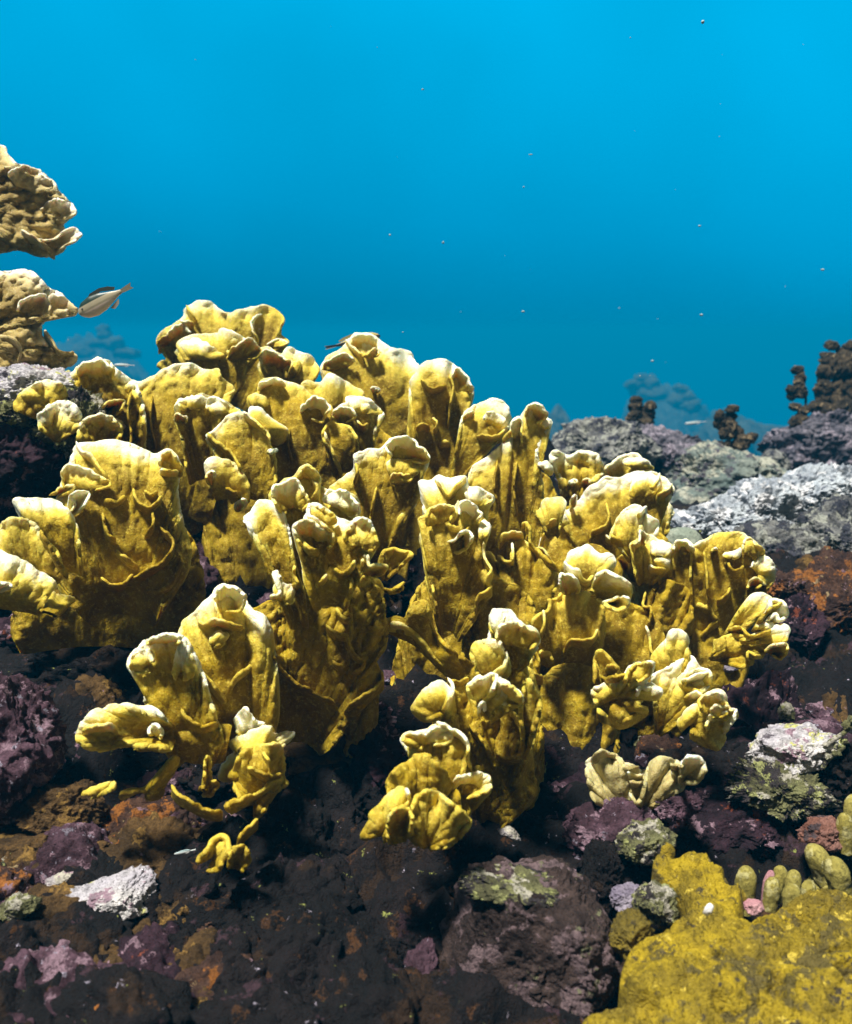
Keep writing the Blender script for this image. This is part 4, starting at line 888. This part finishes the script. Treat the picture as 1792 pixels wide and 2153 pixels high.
rock('rock', 'pale topped far rock at the left end of the distant ledge', 1262, 955, 108, 72, 3.0, M_MIX, 54, amp=.14, fine=.12, n=7)
rock('rock', 'purple brown far rock in the middle of the distant ledge', 1392, 975, 128, 74, 3.15, M_FARP, 55, amp=.16, fine=.12, n=7, tilt=10)
rock('rock', 'buff far rock at the right end of the distant ledge', 1525, 1020, 125, 76, 3.0, M_GREY, 56, amp=.16, fine=.12, n=7, tilt=12)
rock('rock', 'purple grey mound at right edge carrying the big brown sponge', 1740, 950, 150, 92, 3.45, M_FARP, 57, amp=.16, fine=.13, n=7, tilt=-14)
rock('rock', 'small pale boulder at the foot of the purple grey mound', 1622, 975, 34, 24, 3.3, M_MIX, 58, fine=.12)
rock('reef_outcrop', 'blue faded reef outcrop far off at left between the corals', 190, 918, 150, 180, 66.0, M_FAR, 59, fine=.12, cat='reef')
rock('reef_outcrop', 'blue faded reef outcrop far off behind the thin necked sponge', 1400, 1030, 170, 190, 60.0, M_FAR, 60, fine=.12, cat='reef')
rock('reef_outcrop', 'faint flat reef outcrop far off in front of the right sponge', 1570, 1020, 130, 150, 40.0, M_FAR, 61, fine=.12, cat='reef')
rock('reef_outcrop', 'faint small reef outcrop just right of the back centre coral', 1150, 1040, 80, 160, 36.0, M_FAR, 62, fine=.12, cat='reef')

# ------------------------------------------------------------------ brown sponges, distant corals
def cluster(name, label, cat, view, blobs, d, mat, seed, stalks=(), n=4):
    Vs, Fs, off = [], [], 0; ox, oy, k = VIEWS[view]
    b0 = max(blobs, key=lambda b: b[1]); base = P1(ox + b0[0] * k, oy + b0[1] * k, d)
    rs = random.Random(seed)
    for i, (x, y, rx, ry) in enumerate(blobs):
        V, F = lump(n, seed * 7 + i, .22, .16, pits=.2, pitf=2.5)
        dd = d + rs.uniform(-.4, .4) * rx * k * d / FPX; c, kk = frame(ox + x * k, oy + y * k, dd); kk *= k
        Vs.append(V * np.array([rx, (rx * ry) ** .5, ry]) * kk + c); Fs.append(F + off); off += len(V)
    for s in stalks:
        V, F = tube(pts(view, s[0]), d, s[1] * k, seed); Vs.append(V); Fs.append(np.vstack([np.column_stack([F[:, 0], F[:, 1], F[:, 2]]), np.column_stack([F[:, 0], F[:, 2], F[:, 3]])]) + off); off += len(V)
    V = np.vstack(Vs) - base; o = mesh_obj(name, V, np.vstack(Fs), mat); o.location = tuple(base)
    return tag(o, label, cat)
def tube(p, d, r, seed, amp=.15, n=14, flare=0.0):
    q = spline(p, step=4); m = len(q); u = np.linspace(0, 1, m)
    dd = d + (q[:, 2] if q.shape[1] > 2 else 0)
    c = PX(q[:, 0], q[:, 1], dd * np.ones(m)); t = np.gradient(c, axis=0); t /= np.linalg.norm(t, axis=1)[:, None]
    a = np.cross(t, FWD); a /= np.linalg.norm(a, axis=1)[:, None]; b = np.cross(t, a)
    th = np.linspace(0, 2 * np.pi, n + 1)
    rr = r * d / FPX * np.sqrt(np.clip(1 - (2 * u - 1) ** 8, 0.0, 1)) * (1 + flare * u)
    R = rr[:, None] * (1 + amp * fbm(np.stack([np.cos(th)[None] + 0 * u[:, None], np.sin(th)[None] + 0 * u[:, None], u[:, None] * m / 8 + 0 * th[None]], -1) * 1.1, 2, seed))
    V = c[:, None] + R[..., None] * (a[:, None] * np.cos(th)[None, :, None] + b[:, None] * np.sin(th)[None, :, None])
    return V.reshape(-1, 3), grid_faces(m, n + 1)
cluster('brown_sponge', 'big dark brown sponge column at the right edge on the purple grey mound', 'sponge', 'R3',
        [(1640, 190, 36, 26), (1690, 230, 34, 30), (1740, 200, 40, 34), (1620, 260, 40, 36), (1650, 300, 46, 60), (1600, 340, 36, 50), (1720, 300, 60, 80), (1600, 420, 42, 50), (1660, 430, 60, 70), (1750, 430, 70, 90),
         (1600, 480, 44, 50), (1690, 520, 70, 70), (1760, 560, 80, 80), (1640, 560, 50, 50), (1800, 300, 80, 120), (1800, 480, 80, 120), (1700, 620, 80, 60)], 3.42, M_SPONGE, 5)
cluster('brown_sponge', 'thin stalked brown sponge standing left of the big sponge column', 'sponge', 'R3',
        [(1465, 320, 32, 24), (1475, 360, 30, 34), (1470, 400, 38, 36), (1480, 440, 34, 30), (1428, 420, 26, 24), (1430, 455, 28, 22)], 3.40, M_SPONGE, 6, stalks=[('1500,430 1505,480 1498,560', 6)])
cluster('brown_sponge', 'low knobbly brown sponge at the foot of the thin stalked one', 'sponge', 'R3',
        [(1450, 510, 28, 22), (1500, 530, 36, 26), (1560, 510, 50, 32), (1610, 530, 40, 40), (1440, 590, 26, 30), (1480, 580, 34, 40)], 3.36, M_SPONGE, 7)
cluster('brown_sponge', 'bent brown sponge on the buff far rock with a side knob at right', 'sponge', 'R3',
        [(1118, 525, 32, 24), (1110, 560, 30, 30), (1050, 560, 30, 28), (1060, 600, 36, 36), (1110, 610, 36, 36), (1090, 650, 40, 34), (1140, 650, 44, 34), (1180, 690, 46, 34), (1222, 675, 30, 26), (1150, 710, 50, 40), (1050, 715, 26, 26), (1090, 720, 24, 34)], 3.02, M_SPONGE, 8)
cluster('brown_sponge', 'twin topped faded brown sponge behind the pale topped far rock', 'sponge', 'R3',
        [(615, 480, 32, 24), (610, 520, 34, 36), (680, 510, 36, 28), (670, 550, 38, 40), (600, 570, 42, 40), (660, 600, 46, 40)], 3.5, M_SPONGE, 9)
cluster('brown_sponge', 'faint blue sponge clump farthest off right of centre', 'sponge', 'R3',
        [(640, 360, 40, 24), (600, 400, 46, 30), (690, 390, 50, 34), (720, 440, 60, 40), (640, 450, 60, 40)], 50, M_FAR, 10, n=3)
cluster('brown_sponge', 'faint blue sponge clump between the bent sponge and the twin topped one', 'sponge', 'R3',
        [(850, 420, 40, 26), (880, 460, 46, 34), (830, 480, 50, 40), (900, 510, 60, 34)], 46, M_FAR, 11, n=3)
cluster('brown_sponge', 'faint dark blue sponge on the far outcrop left of the back crest', 'sponge', 'R1',
        [(545, 1055, 36, 26), (550, 1090, 44, 34), (500, 1130, 50, 34), (590, 1130, 60, 40), (420, 1170, 70, 40), (660, 1180, 70, 36)], 54, M_FAR, 12, n=3)
# grey tubes and twig at right
V, F = tube(pts('Z4', '1030,1680 1035,1560 1000,1470 970,1330 960,1210 930,1120'), 1.40, 6.5, 3); tag(mesh_obj('tube_sponge', V, F, M_TUBE), 'slender grey tube hanging beside the dark rock below the fan shaped coral', 'sponge')
cluster('branch_coral', 'yellowish knobbly branch rising to the right edge above the holed rock', 'coral', 'Z4',
        [(1520, 1860, 26, 24), (1560, 1830, 24, 20), (1620, 1870, 34, 26), (1680, 1830, 36, 26), (1610, 1930, 40, 30), (1530, 1960, 30, 30), (1700, 1690, 34, 46), (1740, 1640, 34, 40)], 1.12, M_NODULE, 13,
        stalks=[('1500,1890 1560,1830 1650,1770 1760,1680', 20), ('1480,2080 1540,1980 1620,1920 1690,1860', 22)])

# ------------------------------------------------------------------ mustard coral crust at lower right
def inside_dist(P, poly):
    """signed distance (positive inside) of points to a polygon, photo pixels"""
    a = poly; b = np.roll(poly, -1, 0); d = np.full(len(P), 1e9); ins = np.zeros(len(P), bool)
    for (x1, y1), (x2, y2) in zip(a, b):
        e = np.array([x2 - x1, y2 - y1]); t = np.clip(((P - [x1, y1]) @ e) / (e @ e + 1e-9), 0, 1)
        d = np.minimum(d, np.linalg.norm(P - ([x1, y1] + t[:, None] * e), axis=1))
        c = ((y1 > P[:, 1]) != (y2 > P[:, 1])) & (P[:, 0] < (x2 - x1) * (P[:, 1] - y1) / (y2 - y1 + 1e-12) + x1); ins ^= c
    return np.where(ins, d, -d)
def slab(name, view, poly, z0, slope, mat, seed, bumps=.0034, cell=.0064, gx=(1180, 1960), gy=(1760, 2330), step=1.9, roll=.016, lift=0.0):
    gxs = np.arange(gx[0], gx[1], step); gys = np.arange(gy[0], gy[1], step)
    A, B = np.meshgrid(gxs, gys); sh = A.shape
    pl = spline(pts(view, poly), step=5, nmax=900)
    sd = inside_dist(np.column_stack([A.ravel(), B.ravel()]), pl)
    D = PX(A.ravel(), B.ravel(), np.ones(A.size))
    # meet the sloping plane z = z0 + slope*(y-0.8)
    t = (z0 - slope * 0.8) / (D[:, 2] - slope * D[:, 1]); Q = D * t[:, None]
    q2 = np.column_stack([Q[:, 0], Q[:, 1], 0 * t])
    e = np.clip(sd / 26.0, -1, 1)
    z = np.where(e >= 0, roll * (np.sqrt(np.clip(1 - (1 - e) ** 2, 0, 1)) - 1), -roll - .25 * np.clip(-sd / 14.0, 0, 1))
    m = sstep(-2, 14, sd)
    z = z + .05 * sstep(.18, .55, Q[:, 0]) * m
    z = z + m * (.030 * fbm(q2 * 8, 2, seed) + .010 * fbm(q2 * 26, 2, seed + 3) - .017 * sstep(.25, .48, perlin(q2 * np.array([26, 36, 1]), seed + 6)))
    z = z + m * bumps * (np.maximum(0, 1 - (worley(q2 / cell, seed) / .60) ** 2) ** .7 - .5) * (.55 + .6 * sstep(-.3, .3, perlin(q2 * 30, 5))) + m * .0012 * fbm(q2 * 300, 2, seed + 9)
    Q[:, 2] += z
    F = grid_faces(*sh); keep = (sd.reshape(-1)[F] > -26).any(1); F = F[keep]
    used = np.unique(F); re = np.full(len(Q), -1); re[used] = np.arange(len(used))
    return Q[used], re[F]
MATP = '-180,2100 -150,1750 40,1670 150,1640 110,1500 130,1380 200,1270 310,1205 400,1215 520,1160 570,1060 570,960 520,870 440,790 370,730 340,660 385,585 450,590 500,640 610,630 710,690 790,785 860,825 870,880 960,900 990,960 985,1050 965,1095 1100,1060 1250,1000 1400,960 1550,955 1690,995 1800,1010 2300,1000 2300,2500 0,2500'
V, F = slab('mustard_coral', 'Z6', MATP, -.575, .10, M_MAT, 4)
tag(mesh_obj('mustard_coral', V, F, M_MAT), 'bright yellow bumpy coral crust with a round hole, filling the lower right corner', 'coral')
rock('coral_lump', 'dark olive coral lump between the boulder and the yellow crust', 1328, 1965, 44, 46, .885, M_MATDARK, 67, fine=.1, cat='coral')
def finger_bm(px, top, bottom, w, d, seed, lean=0.0):
    n = 28; m = 30; u = np.linspace(0, 1, m); th = np.linspace(0, 2 * np.pi, n + 1)
    prof = np.where(u < .62, .86 + .14 * sstep(0, .6, u), np.sqrt(np.clip(1 - ((u - .62) / .38) ** 2.2, 0, 1)))
    k = d / FPX; c0 = P1(px, bottom + 18, d); H = (bottom + 18 - top) * k * 1.06
    R = .5 * w * k * prof
    dirs = np.stack([np.cos(th), np.sin(th), 0 * th], -1)
    nz = 1 + .12 * fbm(np.stack([np.cos(th)[None] + 0 * u[:, None], np.sin(th)[None] + 0 * u[:, None], 2 * u[:, None] + 0 * th[None]], -1) * 1.6, 3, seed) + .035 * perlin(np.stack([np.cos(th)[None] + 0 * u[:, None], np.sin(th)[None] + 0 * u[:, None], 2 * u[:, None] + 0 * th[None]], -1) * 9, seed)
    V = c0 + (R[:, None] * nz)[..., None] * dirs[None] + (H * u)[:, None, None] * np.array([lean, .05, 1.0])
    return V.reshape(-1, 3), grid_faces(m, n + 1)
def fingers(label, lst, d, seed, cat='coral'):
    ox, oy, k = VIEWS['Z6']; b = P1(ox + lst[0][0] * k, oy + lst[0][2] * k, d)
    e = thing('finger_coral', label, cat, b)
    for i, (x, t, bt, w, lean, mt, dz) in enumerate(lst):
        V, F = finger_bm(ox + x * k, oy + t * k, oy + bt * k, w * k, d + dz, seed + i, lean)
        o = mesh_obj('finger', V, F, mt, e)
        if mt is M_NUBPINK: o['label'] = 'pale pink finger'
fingers('row of stubby olive finger corals with one pink finger behind the yellow crust',
        [(985, 740, 1000, 142, 0, M_NUB, .02), (1130, 768, 960, 78, .12, M_NUBPINK, .03), (1165, 820, 985, 112, .05, M_NUB, 0), (1232, 738, 900, 104, 0, M_NUB, .05), (1315, 768, 930, 104, .05, M_NUB, .02), (1312, 866, 1010, 122, 0, M_NUB, -.02), (1430, 842, 990, 104, 0, M_NUB, -.01), (1215, 800, 930, 80, 0, M_NUB, .01)], .97, 70)
fingers('pair of round topped olive finger corals standing under the salmon orange stone', [(1560, 590, 800, 168, -.35, M_NUB, .04), (1670, 680, 880, 172, -.25, M_NUB, 0), (1470, 800, 960, 130, .1, M_NUB, .05), (1575, 880, 1000, 104, 0, M_NUB, .03)], 1.0, 80)
fingers('two pale olive finger corals at the right edge beside the salmon orange stone', [(1745, 236, 460, 128, 0, M_NUB, .03), (1705, 368, 580, 116, -.1, M_NUB, 0)], 1.05, 90)
fingers('three low yellow nubs budding from the rim of the yellow crust near the round hole', [(815, 815, 930, 100, 0, M_MAT, 0), (430, 575, 720, 118, 0, M_MAT, .06), (915, 890, 1010, 146, 0, M_MAT, 0)], .945, 95)
ox, oy, k = VIEWS['Z6']
rock('pebble', 'rounded pink pebble between the olive fingers and the yellow crust', ox + 1040 * k, oy + 1030 * k, 22, 13, .93, M_NUBPINK, 66, n=5, fine=.05, cat='pebble')
# little white shell on the crust
V, F = lump(4, 71, .1, .05); c0, kk = frame(ox + 735 * k, oy + 1120 * k, .80)
V = V * np.array([8, 8, 15]) * kk * (1 - .35 * V[:, 2:3]); o = mesh_obj('sea_shell', V, F, M_SHELL); o.location = tuple(c0 + np.array([0, 0, .012])); o.rotation_euler = (0, math.radians(28), 0)
tag(o, 'tiny white shell lying on the yellow crust right of the round hole', 'shell')
# lilac finger and curved chip in the rubble
V, F = tube(pts('R7', '980,1010 1050,965 1120,930 1180,890 1225,865'), .97, 17, 5); tag(mesh_obj('dead_branch', V, F, M_LILACF), 'lilac grey broken coral finger lying in the lower left rubble', 'coral branch')
V, F = tube(pts('R7', '970,1000 985,900 1010,830 1060,750 1120,700'), 1.0, 15, 6); tag(mesh_obj('dead_branch', V, F, M_BOULDER), 'brown broken coral branch leaning up behind the lilac finger', 'coral branch')
V, F = tube(pts('R7', '980,1085 1030,1100 1048,1145 1040,1200'), .92, 10, 7); tag(mesh_obj('dead_branch', V, F, M_NODULE), 'short hooked yellow green branch chip below the lilac finger', 'coral branch')

# ------------------------------------------------------------------ loose rubble between the rocks
def rubble():
    rs = np.random.RandomState(5); Vs, Fs, mi, off = [], [], [], 0
    mats = [M_GROUND, M_PURPLE, M_BROWN, M_PALE, M_NODULE, M_RED, M_LILACF, M_ORANGE]
    for i in range(1750):
        px = rs.uniform(-150, 1950); py = rs.uniform(1500, 2250) if i % 3 else rs.uniform(1150, 1700)
        if i > 1300: px, py = rs.uniform(-100, 640), rs.uniform(1780, 2230)
        if px > 1180 and py > 1780: continue                      # the yellow crust lies here
        D = P1(px, py, 1.0); ts = np.linspace(.75, 2.6, 120)
        hit = np.nonzero(ground_base(D[0] * ts, D[1] * ts) > D[2] * ts)[0]
        if not len(hit): continue
        t = ts[hit[0]]
        s = rs.gamma(1.6, .010) + .004; s = min(s, .055)
        V, F = ico(5 if s > .03 else (4 if s > .013 else 3))
        sd = rs.uniform(0, 50)
        V = V * (1 + .35 * fbm(V * 1.5 + sd, 2) + .13 * ridged(V * 4 + sd, 2) + .10 * fbm(V * 9 + sd, 2))[:, None] * np.array([s * rs.uniform(.8, 1.5), s * rs.uniform(.7, 1.2), s * rs.uniform(.55, 1.0)])
        a = rs.uniform(0, 6.28); V = np.column_stack([V[:, 0] * math.cos(a) - V[:, 1] * math.sin(a), V[:, 0] * math.sin(a) + V[:, 1] * math.cos(a), V[:, 2]])
        Vs.append(V + D * t + [0, 0, s * .25]); Fs.append(F + off); off += len(V)
        if 500 < px < 1080 and py > 1680: mi += [0] * len(F); continue  # darkest stones only, painting in the deep shadow under the corals
        mi += [rs.choice(len(mats), p=([.48, .16, .14, .0, .0, .20, .0, .02] if s > .016 else [.28, .14, .16, .08, .12, .10, .06, .06]) if i <= 1300 else ([.30, .08, .36, .0, .04, .02, .0, .20] if s > .016 else [.1, .1, .28, .16, .12, .0, .06, .18]))] * len(F)
    o = mesh_obj('rubble', np.vstack(Vs), np.vstack(Fs), mats[0])
    for m in mats[1:]: o.data.materials.append(m)
    o.data.polygons.foreach_set('material_index', np.array(mi, np.int32))
    o['kind'] = 'stuff'; o['label'] = 'loose coral rubble strewn over the dark reef floor'
rubble()

# ------------------------------------------------------------------ fish
def fish_mat(name, back, side, belly, lo, hi):
    m, t, b = newmat(name); at = N(t, 'ShaderNodeAttribute', attribute_name='height')
    c = mixc(t, rampv(t, at.outputs['Fac'], lo - .08, lo + .08), belly, side); c = mixc(t, rampv(t, at.outputs['Fac'], hi - .06, hi + .06), c, back)
    t.links.new(c, b.inputs['Base Color']); b.inputs['Roughness'].default_value = .42; return m
def fish(label, head, tail, d, hgt, mats, deep=1.0, eye=True, dyaw=0.0):
    """head, tail = photo points of snout and tail tip; local +X = snout"""
    a = P1(*head, d + dyaw); b = P1(*tail, d); L = np.linalg.norm(a - b); ctr = (a + b) / 2
    X = (a - b) / L; Yv = np.cross(np.array([0, 0, 1.0]), X); Yv /= np.linalg.norm(Yv); Zv = np.cross(X, Yv)
    e = thing('fish', label, 'fish', ctr)
    h = hgt * d / FPX / 2
    n = 36; u = np.linspace(0, 1, n); th = np.linspace(0, 2 * np.pi, 25)
    prof = np.interp(u, [0, .04, .15, .35, .55, .75, .9, 1.0], [.05, .40, .80, 1.0, .88, .55, .28, .18])
    xs = L * (.5 - .80 * u)
    V = np.stack([xs[:, None] + 0 * th[None], .42 * h * prof[:, None] * np.cos(th)[None], h * prof[:, None] * np.sin(th)[None]], -1).reshape(-1, 3)
    M3 = np.stack([X, Yv, Zv])
    def put(name, V, F, mat, at):
        return mesh_obj(name, V @ M3 + ctr, F, mat, e, attr={'height': at})
    put('body', V, grid_faces(n, 25), mats[0], V[:, 2] / h)
    def fin(name, outline, thick, mat):
        o2 = np.array(outline, float); m = len(o2); Vf = np.vstack([np.column_stack([o2[:, 0], np.full(m, thick), o2[:, 1]]), np.column_stack([o2[:, 0], np.full(m, -thick), o2[:, 1]])])
        me = bpy.data.meshes.new(name); Vw = Vf @ M3 + ctr - np.array(e.location)
        me.from_pydata(Vw.tolist(), [], [list(range(m)), list(range(2 * m - 1, m - 1, -1))] + [[i, m + i, m + (i + 1) % m, (i + 1) % m] for i in range(m)])
        at = me.attributes.new('height', 'FLOAT', 'POINT'); at.data.foreach_set('value', (Vf[:, 2] / h).astype(np.float32))
        me.materials.append(mat); o = bpy.data.objects.new(name, me); COL.objects.link(o); o.parent = e
    fin('tail_fin', [(-.27 * L, .16 * h), (-.36 * L, .22 * h), (-.5 * L, .30 * h), (-.47 * L, .04 * h), (-.47 * L, -.04 * h), (-.5 * L, -.26 * h), (-.36 * L, -.22 * h), (-.27 * L, -.16 * h)], .02 * h + .0004, mats[1])
    fin('dorsal_fin', [(.26 * L, .80 * h), (.18 * L, 1.16 * h), (.0, 1.22 * h), (-.14 * L, .98 * h), (-.24 * L, .62 * h), (-.2 * L, .40 * h), (0, .86 * h)], .02 * h + .0004, mats[1])
    fin('belly_fin', [(.0, -.90 * h), (-.06 * L, -1.18 * h), (-.16 * L, -.92 * h), (-.2 * L, -.5 * h), (-.1 * L, -.7 * h)], .02 * h + .0004, mats[1])
    if eye:
        Ve, Fe = ico(3)
        for s in (-1, 1):
            put('eye', Ve * .10 * h + np.array([.40 * L, s * .25 * h, .22 * h]), Fe, mats[2], Ve[:, 2])
M_EYE, _t, _b = newmat('fish_eye'); _b.inputs['Base Color'].default_value = (.01, .01, .01, 1); _b.inputs['Roughness'].default_value = .15
FM1 = fish_mat('fish_pale_dark_back', (.008, .03, .02), (.42, .36, .24), (.75, .60, .48), -.2, .42)
FF1 = fish_mat('fin_dusky', (.05, .06, .05), (.25, .22, .16), (.4, .33, .26), -.3, .3)
FM2 = fish_mat('fish_striped', (.5, .38, .12), (.02, .02, .03), (.55, .55, .5), -.15, .25)
FM3 = fish_mat('fish_silver', (.45, .6, .62), (.75, .8, .8), (.8, .8, .8), -.3, .5)
fish('small plump fish with dark back and pale belly beside the left edge coral', (166, 660), (278, 600), 1.38, 43, (FM1, FF1, M_EYE))
fish('small yellow and black striped fish half hidden behind the back centre coral', (800, 706), (683, 732), 1.85, 26, (FM2, FM2, M_EYE))
fish('thin silver fish far off above the distant ledge', (1440, 891), (1486, 886), 4.2, 6, (FM3, FM3, M_EYE), eye=False)
fish('thin pale fish above the broad smooth coral plate at left', (240, 767), (284, 768), 2.2, 6, (FM3, FM3, M_EYE), eye=False)
fish('thin pale fish low over the brown stones at lower left', (366, 1796), (412, 1786), 1.02, 7, (FM3, FM3, M_EYE), eye=False)

# ------------------------------------------------------------------ drifting particles
def particles():
    rs = np.random.RandomState(9); Vs, Fs, off = [], [], 0
    V0, F0 = ico(2)
    fixed = [(1478, 46, 1.2, 5.5), (889, 188, 1.5, 3), (1372, 759, 2.2, 4), (1471, 475, 1.8, 3), (820, 494, 1.8, 3.5), (932, 510, 1.8, 3), (1116, 325, 1.6, 3), (1730, 567, 2, 3), (1100, 655, 1.8, 2.6), (1475, 662, 2, 3)]
    for i in range(75):
        if i < len(fixed): px, py, d, r = fixed[i]
        else:
            d = rs.uniform(.7, 4.0); px = rs.uniform(-300, 2100); py = rs.uniform(-200, 1000) if i % 4 else rs.uniform(500, 1900); r = rs.gamma(1.5, .4) + .25
        V = V0 * (1 + .4 * perlin(V0 * 2 + i))[:, None] * np.array([rs.uniform(.6, 1.5), .8, rs.uniform(.4, 1.0)]) * r * d / FPX
        Vs.append(V + P1(px, py, d)); Fs.append(F0 + off); off += len(V0)
    o = mesh_obj('marine_particles', np.vstack(Vs), np.vstack(Fs), M_SNOW); o['kind'] = 'stuff'; o['label'] = 'pale specks drifting in the blue water'
particles()

# ------------------------------------------------------------------ haze of the water
hm = bpy.data.materials.new('water_haze'); hm.use_nodes = True; ht = hm.node_tree; ht.nodes.clear()
ho = ht.nodes.new('ShaderNodeOutputMaterial'); hv = ht.nodes.new('ShaderNodeVolumePrincipled')
hv.inputs['Color'].default_value = (0.0, 0.36, 0.68, 1); hv.inputs['Density'].default_value = 0.020; hv.inputs['Anisotropy'].default_value = 0.0
ht.links.new(hv.outputs['Volume'], ho.inputs['Volume'])
bm = bmesh.new(); bmesh.ops.create_cube(bm, size=1.0)
for v in bm.verts: v.co = Vector((v.co.x * 900, v.co.y * 420 + 200, -30.0 if v.co.z < 0 else 0.75))
me = bpy.data.meshes.new('haze'); bm.to_mesh(me); bm.free(); me.materials.append(hm)
o = bpy.data.objects.new('haze', me); COL.objects.link(o); o['kind'] = 'stuff'; o['label'] = 'blue haze of the sea water'
